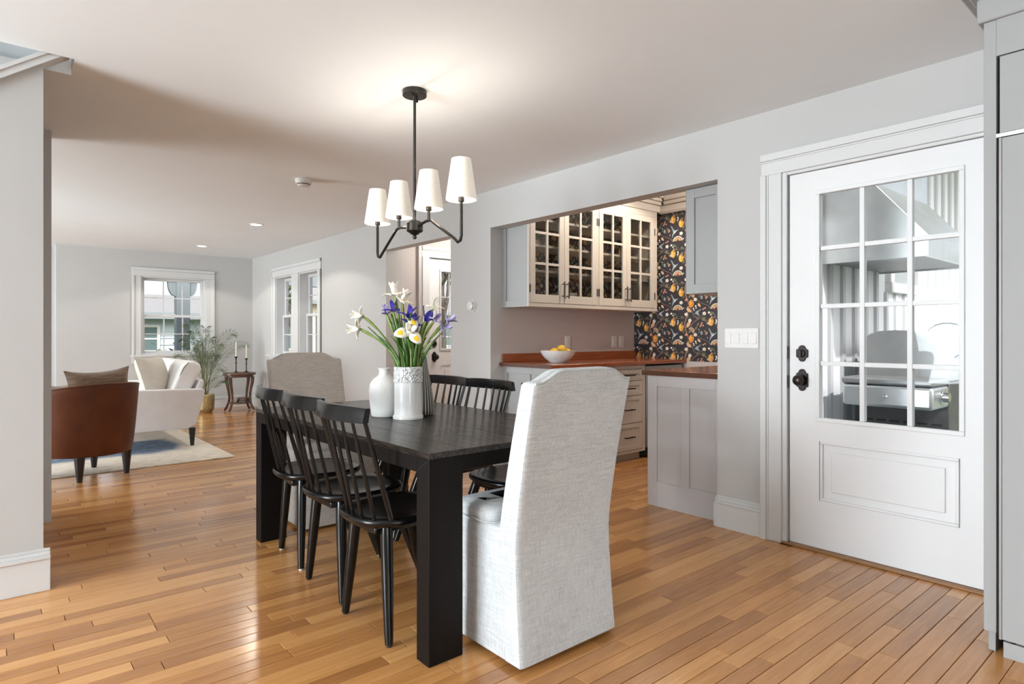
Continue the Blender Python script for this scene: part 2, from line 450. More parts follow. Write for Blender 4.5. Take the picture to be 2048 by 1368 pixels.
# ceiling, with the stairwell slot over the near left wall
HX, HY0, HY1 = .322, 3.495, 3.707
cb = MB().box(-5, XW+.125, -6, HY0, CE, CE+.12).box(-5, XW+.125, HY1, YF+.6, CE, CE+.12).box(HX, XW+.125, HY0, HY1, CE, CE+.12).box(-5, -1.2, HY0, HY1, CE, CE+.12)
cb.box(HX, HX+.04, HY0, HY1, CE+.12, 2.95).box(-1.2, HX, HY0-.04, HY0, CE+.12, 2.95).box(-1.2, HX, HY1, HY1+.04, CE+.12, 2.95).box(-1.24, -1.2, HY0-.04, HY1+.04, CE+.12, 2.95).box(-1.24, HX+.04, HY0-.04, HY1+.04, 2.95, 3.0)
struct('ceiling', cb, M['ceil'], 'white painted ceiling over the dining and living rooms', 'ceiling')
struct('ceiling_nook', MB().box(3.525, 5.5, 1.86, 4.42, 2.62, 2.72), M['ceil'], 'ceiling of the pantry nook behind the wall opening', 'ceiling')
struct('ceiling_hall', MB().box(3.525, 5.5, 4.75, 6.35, CE, CE+.1), M['ceil'], 'ceiling of the small entry hall', 'ceiling')

# right wall with door, nook opening, hall opening and window pair
T = XW+.125
rw = MB().box(XW, T, -6, .70, 0, CE).box(XW, T, .70, 1.66, 2.065, CE).box(XW, T, 1.66, 2.075, 0, CE).box(XW, T, 2.075, 4.297, 2.105, 2.72)
rw.box(XW, T, 4.297, 4.91, 0, CE).box(XW, T, 4.91, 6.16, 2.11, CE)
rw.box(XW, 3.6, 6.16, 8.0, 0, CE).box(XW, 3.6, 9.576, YF+.2, 0, CE).box(XW, 3.6, 8.0, 9.576, 0, .86).box(XW, 3.6, 8.0, 9.576, 2.045, CE).box(XW, 3.6, 8.665, 8.913, .86, 2.045)
struct('wall_right', rw, M['wall'], 'long pale grey wall with the glazed door and the nook opening', 'wall')
fw = MB().box(.765, 1.79, YF, YF+.2, 0, CE).box(2.69, XW+.2, YF, YF+.2, 0, CE).box(1.79, 2.69, YF, YF+.2, 0, .87).box(1.79, 2.69, YF, YF+.2, 2.05, CE)
fw.box(-5, .765, YF+.30, YF+.5, 0, CE).box(.765, .9, YF+.2, YF+.5, 0, CE)
struct('wall_far', fw, M['wall'], 'far grey living room wall around the single window', 'wall')
SL = lambda x: 2.234+.73*x
lw = MB().prism([(-1.6, 0), (.207, 0), (.207, SL(.207)), (-.9, SL(-.9)), (-1.6, SL(-.9))], 'Y', 3.53, 3.58)
lw.box(-1.6, .207, 3.58, 3.70, 0, 2.40).box(.05, .207, 3.70, 4.80, 0, CE)
wl = struct('wall_left', lw, M['wall'], 'near grey wall end at the left with a white baseboard', 'wall')
struct('wall_partition', MB().box(-1.6, .322, 4.80, 4.993, 0, CE), M['wall'], 'grey wall end between dining and living rooms at the left', 'wall')
struct('wall_stairwell', MB().box(-1.2, HX-.002, 3.63, 3.65, 2.40, 2.95), M['ceil'], 'pale panel above the sloping moulding at top left', 'wall')
tr = MB().prism([(-.9, SL(-.9)), (.31, SL(.31)), (.31, SL(.31)+.035), (-.9, SL(-.9)+.035)], 'Y', 3.505, 3.60)
tr.prism([(-.9, SL(-.9)+.035), (.31, SL(.31)+.035), (.31, SL(.31)+.055), (-.9, SL(-.9)+.055)], 'Y', 3.498, 3.60)
struct('trim_1', tr, M['trim'], 'white sloping moulding at the top of the near left wall', 'trim')
# unseen shell behind the camera and at the left; two openings added for fill lamps
bw = MB().box(-5, XW, -6.1, -6, 0, .30).box(-5, XW, -6.1, -6, 2.30, CE).box(-5, -1.95, -6.1, -6, .30, 2.30).box(3.15, XW, -6.1, -6, .30, 2.30)
struct('wall_back', bw, M['wall'], 'kitchen wall behind the camera with an opening for fill light', 'wall')
sw = MB()
for y0, y1, a, b in ((-6, 4.8, 1.25, 3.55), (4.8, YF+.5, 6.15, 9.65)):
    sw.box(-5.1, -5, y0, a, 0, CE).box(-5.1, -5, b, y1, 0, CE).box(-5.1, -5, a, b, 0, .25).box(-5.1, -5, a, b, 2.25, CE)
struct('wall_west', sw, M['wall'], 'outer wall at far left with window and fill light opening', 'wall')
# nook walls
struct('wall_nook_left', MB().box(T, 5.5, 4.297, 4.40, 0, 2.62), M['mauve'], 'mauve grey nook wall above the wooden counter', 'wall')
nb = struct('wall_nook_back', MB().box(5.387, 5.5, 2.02, 4.297, 0, 2.62), M['mauve'], 'back wall of the nook covered with dark botanical wallpaper', 'wall')
struct('wall_nook_right', MB().box(T, 5.5, 1.90, 2.02, 0, 2.62), M['mauve'], 'hidden right wall of the nook', 'wall')
# hall walls
hw = MB().box(T, 3.96, 6.20, 6.32, 0, CE).box(4.95, 5.5, 6.20, 6.32, 0, CE).box(3.96, 4.95, 6.20, 6.32, 2.08, CE).box(5.4, 5.5, 4.75, 6.32, 0, CE).box(T, 5.5, 4.65, 4.75, 0, CE)
struct('wall_hall', hw, M['mauve'], 'beige entry hall wall seen through the doorway', 'wall')

# baseboards
def baseboard(mb, x0, y0, x1, y1, nx, ny, h=.19, t=.018):
    # board along a wall line, normal (nx, ny) into the room
    def strip(tt, z0, z1):
        xs = sorted((x0, x1)); ys = sorted((y0, y1))
        if nx: a, b = sorted((x0, x0+nx*tt)); mb.box(a, b, ys[0], ys[1], z0, z1)
        else: a, b = sorted((y0, y0+ny*tt)); mb.box(xs[0], xs[1], a, b, z0, z1)
    strip(t, 0, h-.045); strip(t+.008, h-.045, h-.03); strip(t*.65, h-.03, h-.012); strip(t*.35, h-.012, h)
b1 = MB(); baseboard(b1, XW, 1.79, XW, 2.075, -1, 0); b1.box(XW-.018, T-.01, 2.075, 2.093, 0, .145); b1.box(XW-.012, T-.01, 2.075, 2.087, .145, .178)
baseboard(b1, XW, 4.30, XW, 4.905, -1, 0); baseboard(b1, XW, 6.165, XW, YF-.03, -1, 0)
struct('baseboard_right', b1, M['trim'], 'white baseboard along the right wall', 'baseboard', bev=.002)
b2 = MB(); baseboard(b2, .77, YF, XW-.03, YF, 0, -1); struct('baseboard_far', b2, M['trim'], 'white baseboard below the far window wall', 'baseboard', bev=.002)
b3 = MB(); baseboard(b3, -1.5, 3.53, .232, 3.53, 0, -1); b3.box(.2075, .232, 3.5305, 3.70, 0, .145); struct('baseboard_left', b3, M['trim'], 'white baseboard at the foot of the near left wall', 'baseboard', bev=.002)

# ------------------------------------------------------------------ glazed exterior door
mR = lambda u, d, z: (XW+d, u, z)      # u along the right wall (world y), d outward, z up
def casing(mb, u0, u1, z1, wdt, hd, z0=0, sides=(1, 1)):
    # stepped moulding around an opening u0..u1 up to z1; d negative is into the room
    for s, u in ((-1, u0), (1, u1)):
        a, b = (u-wdt, u) if s < 0 else (u, u+wdt)
        mb.box(a, b, -.016, 0, z0, z1)
        e0, e1 = (a, a+.035) if s < 0 else (b-.035, b)
        mb.box(e0, e1, -.030, 0, z0, z1); g0, g1 = (a+.035, a+.045) if s < 0 else (b-.045, b-.035); mb.box(g0, g1, -.022, 0, z0, z1)
    mb.box(u0-wdt, u1+wdt, -.016, 0, z1, z1+hd); mb.box(u0-wdt, u1+wdt, -.030, 0, z1+hd-.04, z1+hd); mb.box(u0-wdt, u1+wdt, -.022, 0, z1+hd-.05, z1+hd-.04)
cs = MB(mR); casing(cs, .69, 1.672, 2.062, .118, .118)
cs.box(1.645, 1.672, -.006, .12, 0, 2.062).box(.69, .712, -.006, .12, 0, 2.062).box(.712, 1.645, -.006, .12, 2.045, 2.062)
struct('trim_2', cs, M['trim'], 'white moulded casing around the glazed door', 'trim', bev=.003)
dr = thing('door_1', 'white glazed exterior door with nine-over-three grid at right', 'door', (XW+.03, 1.18, 0), kind='structure')
dr['label'] = 'white half-glazed exterior door beside the fridge panel'
DY0, DY1, GY0, GY1, GZ0, GZ1 = .722, 1.636, .849, 1.473, .716, 1.912
db = MB(mR); D0, D1 = .012, .055
db.box(DY0, GY0-.004, D0, D1, .016, 2.042).box(GY1+.004, DY1, D0, D1, .016, 2.042).box(GY0-.004, GY1+.004, D0, D1, GZ1+.004, 2.042)
db.box(GY0-.004, GY1+.004, D0, D1, .59, GZ0-.004).box(GY0-.004, GY1+.004, D0, D1, .016, .272).box(GY0-.004, GY1+.004, D0+.010, D1, .272, .59)
slab = build(db, 'slab', M['door'], dr, world=True)
pm = MB(mR); # raised panel moulding
pm.box(GY0+.0, GY1-.0, D0-.003, D0+.012, .575, .59).box(GY0, GY1, D0-.003, D0+.012, .272, .287).box(GY0, GY0+.015, D0-.003, D0+.012, .287, .575).box(GY1-.015, GY1, D0-.003, D0+.012, .287, .575)
build(pm, 'panel_moulding', M['door'], dr, world=True, bev=.004)
pf = MB(mR).box(GY0+.055, GY1-.055, D0+.003, D0+.012, .325, .537); build(pf, 'raised_panel', M['door'], dr, world=True, bev=.006)
gf = MB(mR); g = .022
gf.box(GY0-g, GY1+g, D0-.008, D0+.004, GZ1, GZ1+g).box(GY0-g, GY1+g, D0-.008, D0+.004, GZ0-g, GZ0).box(GY0-g, GY0, D0-.008, D0+.004, GZ0, GZ1).box(GY1, GY1+g, D0-.008, D0+.004, GZ0, GZ1)
build(gf, 'glazing_frame', M['door'], dr, world=True, bev=.003)
us = [GY0, 1.051, 1.266, GY1]; zs = [GZ0, 1.006, 1.312, 1.622, GZ1]; mw = .0115
for u in us[1:3]:
    build(MB(mR).box(u-mw, u+mw, D0+.004, D1-.004, GZ0, GZ1), 'muntin', M['door'], dr, world=True, bev=.002)
for z in zs[1:4]:
    for k in range(3):
        a = us[k]+(mw if k else 0); b = us[k+1]-(mw if k < 2 else 0)
        build(MB(mR).box(a, b, D0+.006, D1-.006, z-mw, z+mw), 'muntin', M['door'], dr, world=True, bev=.002)
for i in range(3):
    for j in range(4):
        build(MB(mR).box(us[i]+(mw if i else 0), us[i+1]-(mw if i < 2 else 0), .031, .035, zs[j]+(mw if j else 0), zs[j+1]-(mw if j < 3 else 0)), 'pane', M['glass'], dr, world=True)
def escutcheon(uc, zc, hw_, hh):
    P = []
    for k in range(9): a = PI*k/8; P.append((uc+hw_*.62*math.cos(a), zc+hh-hw_*.62+hw_*.62*math.sin(a)))
    P += [(uc-hw_, zc+hh-hw_*.75), (uc-hw_, zc-hh+hw_*.75)]
    for k in range(9): a = PI+PI*k/8; P.append((uc+hw_*.62*math.cos(a), zc-hh+hw_*.62+hw_*.62*math.sin(a)))
    P += [(uc+hw_, zc-hh+hw_*.75), (uc+hw_, zc+hh-hw_*.75)]
    return P
def prism_d(mb, poly, d0, d1):
    n = len(poly); mb.add([(u, d0, z) for u, z in poly]+[(u, d1, z) for u, z in poly],
        [tuple(range(n)), tuple(range(n, 2*n))]+[(i, (i+1) % n, n+(i+1) % n, n+i) for i in range(n)]); return mb
def lathe_d(mb, prof, uc, zc, d_sign=-1, n=20, d0=0):
    L = [[(uc+r*math.cos(2*PI*i/n), d0+d_sign*t, zc+r*math.sin(2*PI*i/n)) for i in range(n)] for r, t in prof]
    return mb.loops(L)
def lockset(parent, fn, uc, zk, zb, d0, s=1.0):
    k = build(prism_d(MB(fn), escutcheon(uc, zk, .032*s, .060*s), d0-.010, d0), 'knob_plate', M['bronze'], parent, world=True, bev=.003)
    kb = lathe_d(MB(fn), [(.012*s, .008), (.012*s, .03), (.022*s, .036), (.029*s, .046), (.030*s, .056), (.024*s, .068), (.010*s, .073), (.001, .074)], uc, zk, -1, 20, d0)
    build(kb, 'knob', M['bronze'], k, smooth=True, world=True, ang=60)
    b = build(prism_d(MB(fn), escutcheon(uc, zb, .032*s, .045*s), d0-.010, d0), 'deadbolt_plate', M['bronze'], parent, world=True, bev=.003)
    tb = lathe_d(MB(fn), [(.022*s, .008), (.022*s, .016), (.018*s, .02), (.001, .02)], uc, zb, -1, 16, d0)
    tb.box(uc-.006*s, uc+.006*s, d0-.034, d0-.018, zb-.017*s, zb+.017*s); build(tb, 'thumb_turn', M['bronze'], b, world=True)
lockset(dr, mR, 1.566, .913, 1.058, D0)
for z in (.90, 1.06): build(MB(mR).box(1.638, 1.6449, -.001, .010, z-.035, z+.035), 'strike_plate', M['bronze'], dr, world=True)
struct('trim_3', MB(mR).box(.69, 1.672, -.02, .14, .0005, .014), M['threshold'], 'oak threshold strip below the glazed door', 'threshold', bev=.003)

# ------------------------------------------------------------------ windows
def make_window(name, label, fn, u0, u1, z0, z1, dg, loc, meet=.5, cols=3, rows=2):
    t = thing(name, label, 'window', loc, kind='structure'); e = .006
    jb = MB(fn)   # jamb box around the glass
    jb.box(u0, u0+.02, 0, .18, z0, z1).box(u1-.02, u1, 0, .18, z0, z1).box(u0+.02, u1-.02, 0, .18, z1-.02, z1).box(u0+.02, u1-.02, 0, .18, z0, z0+.02)
    build(jb, 'jamb', M['trim'], t, world=True, bev=.002)
    zm = z0+(z1-z0)*meet
    for nm, a, b, d in (('upper_sash', zm-.018, z1-.02, dg+.03), ('lower_sash', z0+.02, zm+.018, dg)):
        f = .038; s = MB(fn)
        s.box(u0+.022, u0+.022+f, d, d+.028, a, b).box(u1-.022-f, u1-.022, d, d+.028, a, b).box(u0+.022+f, u1-.022-f, d, d+.028, b-f, b).box(u0+.022+f, u1-.022-f, d, d+.028, a, a+f)
        so = build(s, nm, M['trim'], t, world=True, bev=.002)
        U0, U1, A, B = u0+.022+f, u1-.022-f, a+f, b-f
        for k in range(1, cols):
            uu = U0+(U1-U0)*k/cols; build(MB(fn).box(uu-.007, uu+.007, d+.004, d+.024, A, B), 'muntin', M['trim'], so, world=True)
        for k in range(1, rows):
            zz = A+(B-A)*k/rows
            for q in range(cols):
                build(MB(fn).box(U0+(U1-U0)*q/cols+.007, U0+(U1-U0)*(q+1)/cols-.007, d+.005, d+.023, zz-.007, zz+.007), 'muntin', M['trim'], so, world=True)
        for q in range(cols):
            for k in range(rows):
                build(MB(fn).box(U0+(U1-U0)*q/cols+(.007 if q else 0), U0+(U1-U0)*(q+1)/cols-(.007 if q < cols-1 else 0), d+.012, d+.016, A+(B-A)*k/rows+(.007 if k else 0), A+(B-A)*(k+1)/rows-(.007 if k < rows-1 else 0)), 'pane', M['glass'], so, world=True)
    build(MB(fn).box((u0+u1)/2-.03, (u0+u1)/2+.03, dg-.012, dg+.02, zm+.0185, zm+.03), 'sash_lock', M['plastic'], t, world=True)
    return t
mF = lambda u, d, z: (u, YF+d, z)
make_window('window_1', 'white double-hung window in the far wall behind the palm', mF, 1.79, 2.69, .87, 2.05, .07, (2.24, YF, .87))
make_window('window_2', 'white double-hung window nearer the far corner on right wall', mR, 8.913, 9.576, .86, 2.045, .10, (XW, 9.24, .86), cols=2)
make_window('window_3', 'white double-hung window on right wall behind the linen chair', mR, 8.0, 8.665, .86, 2.045, .10, (XW, 8.33, .86), cols=2)
wc = MB(mF); casing(wc, 1.79, 2.69, 2.05, .122, .128, z0=.87); wc.box(1.79-.14, 2.69+.14, -.055, 0, .842, .87); wc.box(1.67, 2.81, -.018, 0, .745, .842)
struct('trim_4', wc, M['trim'], 'white casing and sill of the far window', 'trim', bev=.004)
wc = MB(mR); casing(wc, 8.0, 9.576, 2.045, .112, .14, z0=.86); wc.box(8.665, 8.913, -.016, 0, .86, 2.045); wc.box(7.86, 9.87, -.06, 0, .838, .86); wc.box(7.90, 9.83, -.02, 0, .735, .838)
struct('trim_5', wc, M['trim'], 'white casing and sill of the window pair on the right wall', 'trim', bev=.004)

# hall door
mH = lambda u, d, z: (u, 6.20+d, z)
hd = thing('door_2', 'white front door with leaded glass seen through hall opening', 'door', (4.45, 6.22, 0), kind='structure')
h = MB(mH); h.box(3.996, 4.169, .02, .06, .01, 2.063).box(4.73, 4.905, .02, .06, .01, 2.063).box(4.169, 4.73, .02, .06, 1.922, 2.063).box(4.169, 4.73, .02, .06, .80, 1.004).box(4.169, 4.73, .03, .06, .2, .80).box(4.169, 4.73, .02, .06, .01, .2)
build(h, 'slab', M['door'], hd, world=True)
build(MB(mH).box(4.22, 4.43, .018, .031, .25, .75).box(4.47, 4.68, .018, .031, .25, .75), 'raised_panel', M['door'], hd, world=True, bev=.005)
gw = MB(mH).box(4.145, 4.755, .008, .021, 1.922, 1.95).box(4.145, 4.755, .008, .021, .976, 1.004).box(4.145, 4.169, .008, .021, 1.004, 1.922).box(4.73, 4.755, .008, .021, 1.004, 1.922)
build(gw, 'glazing_frame', M['trim'], hd, world=True, bev=.003)
for z in (1.15, 1.30, 1.62): build(MB(mH).box(4.169, 4.73, .03, .04, z-.005, z+.005), 'muntin', M['trim'], hd, world=True)
for u in (4.3, 4.6): build(MB(mH).box(u-.004, u+.004, .041, .047, 1.004, 1.922), 'muntin', M['trim'], hd, world=True)
build(MB(mH).box(4.169, 4.73, .048, .052, 1.004, 1.922), 'pane', M['glass'], hd, world=True)
lockset(hd, mH, 4.07, .905, 1.06, .02, 1.05)
hc = MB(mH); casing(hc, 3.985, 4.915, 2.075, .105, .125); hc.box(3.96, 3.99, 0, .1, 0, 2.075)
struct('trim_6', hc, M['trim'], 'white casing of the front door in the hall', 'trim', bev=.003)
struct('hall_shade_strip', MB().box(3.825, 3.865, 6.165, 6.2, 0, CE), M['cabgrey'], 'grey strip standing in for shade beside the hall door casing', 'trim')  # grey board stands in for the shaded corner by the casing

# ------------------------------------------------------------------ wallpaper print
WC = dict(bg=lin(46, 42, 48), lemon=lin(232, 172, 74), orange=lin(228, 152, 58), green=lin(98, 104, 82), olive=lin(126, 120, 88), peach=lin(214, 176, 140),
          blue=lin(150, 168, 172), white=lin(232, 226, 214), pink=lin(204, 140, 116), trunk=lin(146, 112, 92), dust=lin(176, 156, 120), dkpeach=lin(170, 110, 90))
TW, TH = .435, .351
def tile_shapes():
    out = []   # (layer, colour, polygon in tile metres)
    cv = lambda x, y: ((x-260)/500*TW, (1030-y)/470*TH)
    k = TW/500
    def ell(c, x, y, rx, ry, rot=0, n=10, layer=1):
        cx, cy = cv(x, y); a = math.radians(rot)
        out.append((layer, c, [(cx+k*(rx*math.cos(t)*math.cos(a)-ry*math.sin(t)*math.sin(a)), cy+k*(rx*math.cos(t)*math.sin(a)+ry*math.sin(t)*math.cos(a))) for t in [2*PI*i/n for i in range(n)]]))
    def leaf(c, x0, y0, x1, y1, wd=.28, layer=1):
        (ax, ay), (bx, by) = cv(x0, y0), cv(x1, y1); dx, dy = bx-ax, by-ay
        pts = [(t, wd*math.sin(PI*t)**.8*(1-.3*t)) for t in (0.0, .2, .4, .6, .8, 1.0)]
        P = [(ax+dx*t-dy*q, ay+dy*t+dx*q) for t, q in pts]+[(ax+dx*t+dy*q, ay+dy*t-dx*q) for t, q in pts[-2:0:-1]]
        out.append((layer, c, P)); 
        out.append((layer+1, tuple(v*.62 for v in c), [(ax+dx*.1-dy*.02, ay+dy*.1+dx*.02), (ax+dx*.9, ay+dy*.9), (ax+dx*.1+dy*.02, ay+dy*.1-dx*.02)]))
    def stroke(c, pts, w0, w1, layer=0):
        Q = [cv(*p) for p in pts]; n = len(Q)
        for i in range(n-1):
            (ax, ay), (bx, by) = Q[i], Q[i+1]; l = math.hypot(bx-ax, by-ay) or 1; nx, ny = -(by-ay)/l, (bx-ax)/l
            a = (w0+(w1-w0)*i/(n-1))*k/2; b = (w0+(w1-w0)*(i+1)/(n-1))*k/2
            out.append((layer, c, [(ax-nx*a, ay-ny*a), (bx-nx*b, by-ny*b), (bx+nx*b, by+ny*b), (ax+nx*a, ay+ny*a)]))
    def poly(c, pts, layer=1): out.append((layer, c, [cv(*p) for p in pts]))
    c = WC
    stroke(c['trunk'], [(262, 560), (252, 600), (252, 645), (262, 690), (276, 740), (296, 790), (304, 840), (298, 900), (276, 970), (262, 1030)], 15, 15)
    stroke(c['trunk'], [(300, 820), (330, 880), (355, 930), (372, 985), (420, 1005), (455, 985), (490, 975)], 10, 4)
    stroke(c['trunk'], [(330, 650), (360, 600), (400, 570), (440, 545), (475, 540), (505, 560)], 10, 4)
    stroke(c['trunk'], [(410, 770), (450, 800), (500, 825), (545, 845), (585, 880)], 6, 4)
    stroke(c['trunk'], [(610, 1020), (650, 1005), (690, 1010), (740, 1000)], 4, 4)
    # lemons and orange
    for x, y, cc, lr in ((590, 592, 'lemon', 1), (700, 660, 'lemon', 0), (338, 812, 'orange', 0)):
        ell(c[cc], x, y, 33, 45, 0, 14); ell(tuple(v*.72 for v in c[cc]), x+9, y+12, 18, 26, 20, 10, 2); ell(tuple(min(1, v*1.15) for v in c[cc]), x-9, y-12, 14, 20, 10, 8, 3)
        leaf(c['olive'], x-4, y-44, x+26, y-18, .3, 3)
    leaf(c['peach'], 600, 610, 535, 612, .3, 4)
    # humming bird, wings up
    poly(c['blue'], [(556, 668), (578, 690), (594, 726), (612, 742), (640, 742), (664, 728), (646, 752), (618, 776), (596, 800), (572, 845), (578, 800), (592, 766), (584, 740), (568, 706)])
    poly(tuple(v*.72 for v in c['blue']), [(560, 676), (586, 716), (598, 744), (588, 744), (570, 706)], 2); poly(c['white'], [(604, 764), (630, 756), (606, 786)], 2)
    # second bird
    poly(c['blue'], [(470, 884), (452, 910), (426, 930), (436, 958), (446, 978), (416, 966), (398, 950), (374, 962), (392, 938), (402, 918), (428, 908)])
    poly(tuple(v*.7 for v in c['blue']), [(462, 892), (446, 914), (424, 924), (430, 908)], 2); poly(c['peach'], [(402, 922), (386, 932), (402, 934)], 2)
    # scalloped fan flower
    cx, cy = 655, 885
    for ring, (r0, r1, col) in enumerate(((0, 62, 'dust'), (0, 46, 'olive'), (0, 40, 'peach'), (0, 18, 'dkpeach'))):
        poly(c[col], [(cx+r1*math.cos(PI*(.0+1.0*i/14)), cy-r1*.95*math.sin(PI*i/14)) for i in range(15)]+[(cx+r1*.5, cy+16), (cx-r1*.5, cy+16)], 1+ring)
    for i in range(11):
        a = PI*i/10; ell(c['white'], cx+60*math.cos(a), cy-57*math.sin(a), 7, 7, 0, 6, 6)
    for i in range(1, 8):
        a = PI*i/8; stroke(c['dkpeach'], [(cx+18*math.cos(a), cy-17*math.sin(a)), (cx+50*math.cos(a), cy-48*math.sin(a))], 3, 3, 6)
    # half fan, pinkish
    poly(c['dust'], [(300, 680), (320, 658), (350, 660), (374, 684), (382, 714), (366, 742), (344, 722)]); poly(c['dkpeach'], [(318, 686), (340, 676), (362, 696), (362, 724), (346, 712)], 2)
    # peach leaves and green leaves
    leaf(c['peach'], 272, 665, 330, 570, .26); leaf(c['peach'], 270, 872, 340, 930, .26); leaf(c['peach'], 420, 812, 458, 862, .3); leaf(c['pink'], 250, 770, 290, 745, .4)
    for a in ((570, 470+470, 640, 490+470), (690, 980, 745, 1010), (385, 700, 415, 640), (410, 640, 440, 600), (330, 690, 300, 740), (470, 550, 525, 575), (620, 545, 650, 500), (450, 700, 432, 740),
              (560, 860, 600, 895), (690, 600, 735, 590), (640, 640, 668, 600), (400, 1020, 440, 990), (500, 700, 540, 740), (700, 900, 690, 860), (480, 1000, 530, 1016), (720, 740, 745, 690), (268, 1010, 300, 960), (520, 600, 548, 560), (300, 1010, 340, 1020)):
        leaf(c['green'] if (a[0]*7+a[1]) % 3 else c['olive'], *a, .27)
    # blossoms
    for x, y in ((390, 760), (700, 795), (268, 955), (318, 570), (500+265-260, 950)):
        for i in range(5):
            a = 2*PI*i/5; ell(c['white'], x+15*math.cos(a), y+15*math.sin(a), 10, 9, 0, 7, 3)
        ell(c['lemon'], x, y, 5, 5, 0, 6, 4)
    for x, y, r in ((565, 940, 13), (588, 968, 9), (655, 570, 9), (660, 590, 9), (650, 608, 8), (365, 878, 9), (372, 900, 9), (395, 850, 11), (400, 875, 8), (545, 800, 6), (730, 870, 8), (435, 690, 6)):
        ell(c['white'], x, y, r, r, 0, 8, 3)
    for x, y in ((475, 606), (455, 648), (490, 640), (466, 628), (515, 880), (492, 892), (540, 735), (528, 750), (290, 860), (262, 760), (600, 1000), (730, 650)):
        ell(c['pink'], x, y, 11, 10, 0, 8, 2)
    poly(c['blue'], [(455, 740), (468, 705), (486, 735), (482, 758), (460, 758)], 2); ell(c['green'], 470, 745, 9, 6, 0, 6, 3)
    return out
SHAPES = tile_shapes()
def wallpaper(fn, u0, u1, v0, v1, phase_u, phase_v):
    mb = MB(fn); mb.add([(u0, v0, 0), (u1, v0, 0), (u1, v1, 0), (u0, v1, 0)], [(0, 1, 2, 3)], WC['bg'])
    for i in range(int((u0-phase_u)/TW)-2, int((u1-phase_u)/TW)+2):
        for j in range(int((v0-phase_v)/TH)-2, int((v1-phase_v)/TH)+2):
            for ly, c, P in SHAPES:
                Q = [(phase_u+i*TW+x, phase_v+j*TH+yy) for x, yy in P]
                xs = [q[0] for q in Q]; ys = [q[1] for q in Q]
                if min(xs) < u0 or max(xs) > u1 or min(ys) < v0 or max(ys) > v1:
                    Q = [(min(max(x, u0), u1), min(max(yy, v0), v1)) for x, yy in Q]; 
                    if max(xs) <= u0 or min(xs) >= u1 or max(ys) <= v0 or min(ys) >= v1: continue
                    Q2 = []
                    for q in Q:
                        if not Q2 or (abs(q[0]-Q2[-1][0])+abs(q[1]-Q2[-1][1])) > 1e-5: Q2.append(q)
                    if len(Q2) > 1 and (abs(Q2[0][0]-Q2[-1][0])+abs(Q2[0][1]-Q2[-1][1])) < 1e-5: Q2.pop()
                    if len(Q2) < 3: continue
                    ar = abs(sum(Q2[k][0]*Q2[(k+1) % len(Q2)][1]-Q2[(k+1) % len(Q2)][0]*Q2[k][1] for k in range(len(Q2))))
                    if ar < 1e-7: continue
                    Q = Q2
                mb.add([(x, yy, .0002+.00012*ly) for x, yy in Q], [tuple(range(len(Q)))], c)
    return mb
# on the nook's back wall: u runs to the right (towards -y), v up, height towards the room (-x)
# fan centre of tile sits at u=(655-260)/500*TW, v=(1030-885)/470*TH ; seen at y=3.737, z=1.072
fu, fv = (655-260)/500*TW, (1030-885)/470*TH
wpb = wallpaper(lambda u, v, q: (5.3865-q, 4.297-u, v), 0.001, 2.276, .90, 2.615, (4.297-3.737)-fu, 1.072-fv)
def build_wp(mb, name, parent):
    me = bpy.data.meshes.new(name); me.from_pydata(mb.v, [], mb.f); me.materials.append(M['wallpaper'])
    a = me.color_attributes.new('col', 'FLOAT_COLOR', 'CORNER'); buf = []
    for p, c in zip(me.polygons, mb.c): buf += [*c, 1.0]*len(p.loop_indices)
    a.data.foreach_set('color', buf)
    o = bpy.data.objects.new(name, me); C.objects.link(o); o.parent = parent; return o
build_wp(wpb, 'wallpaper', nb)

# ------------------------------------------------------------------ nook cabinets
def shaker(fn, u0, u1, z0, z1, d0, rail=.055, th=.02, rec=.008, mid=()):
    """framed front: stiles, rails and recessed panel; d0 is the front face, d grows backwards"""
    mb = MB(fn)
    mb.box(u0, u0+rail, d0, d0+th, z0, z1).box(u1-rail, u1, d0, d0+th, z0, z1).box(u0+rail, u1-rail, d0, d0+th, z1-rail, z1).box(u0+rail, u1-rail, d0, d0+th, z0, z0+rail)
    mb.box(u0+rail, u1-rail, d0+rec, d0+th, z0+rail, z1-rail)
    for m_ in mid: mb.box(m_-rail/2, m_+rail/2, d0, d0+rec+.001, z0+rail, z1-rail)
    return mb
def pull(fn, u0, z0, u1, z1, d0, parent, r=.006, stand=.03):
    mb = MB(fn); mb.tube([(u0, d0-stand, z0), (u1, d0-stand, z1)], r, 8)
    for t in (.14, .86):
        u, z = u0+(u1-u0)*t, z0+(z1-z0)*t; mb.tube([(u, d0-stand, z), (u, d0, z)], r*.8, 6)
    return build(mb, 'handle', M['blackmetal'], parent, smooth=True, world=True)
# upper cabinet with glass doors; front faces -y
UY = 3.936
mU = lambda u, d, z: (u, UY+d, z)
uc = thing('glass_front_wall_cabinet', 'taupe wall cabinet with four glazed doors above the wooden counter', 'cabinet', (4.42, 4.12, 1.405))
cbx = MB(mU); X0, X1, Z0, Z1 = 3.527, 5.308, 1.405, 2.43
cbx.box(X0+.02, X1, .02, .3605, Z0, Z0+.03).box(X0+.02, X1, .02, .3605, Z1-.02, Z1).box(X1-.02, X1, .02, .3605, Z0+.03, Z1-.02)
cbx.box(X0+.02, X1-.02, .347, .3605, Z0+.03, Z1-.02)
build(cbx, 'body', M['cab'], uc, world=True)
ff = MB(mU); ff.box(X0, 3.542, 0, .02, Z0, Z1).box(3.542, 5.262, 0, .02, Z0, 1.438).box(3.542, 5.262, 0, .02, 2.372, Z1).box(4.383, 4.414, 0, .02, 1.438, 2.372).box(5.262, X1, 0, .02, Z0, Z1)
build(ff, 'face_frame', M['cab'], uc, world=True, bev=.0015)
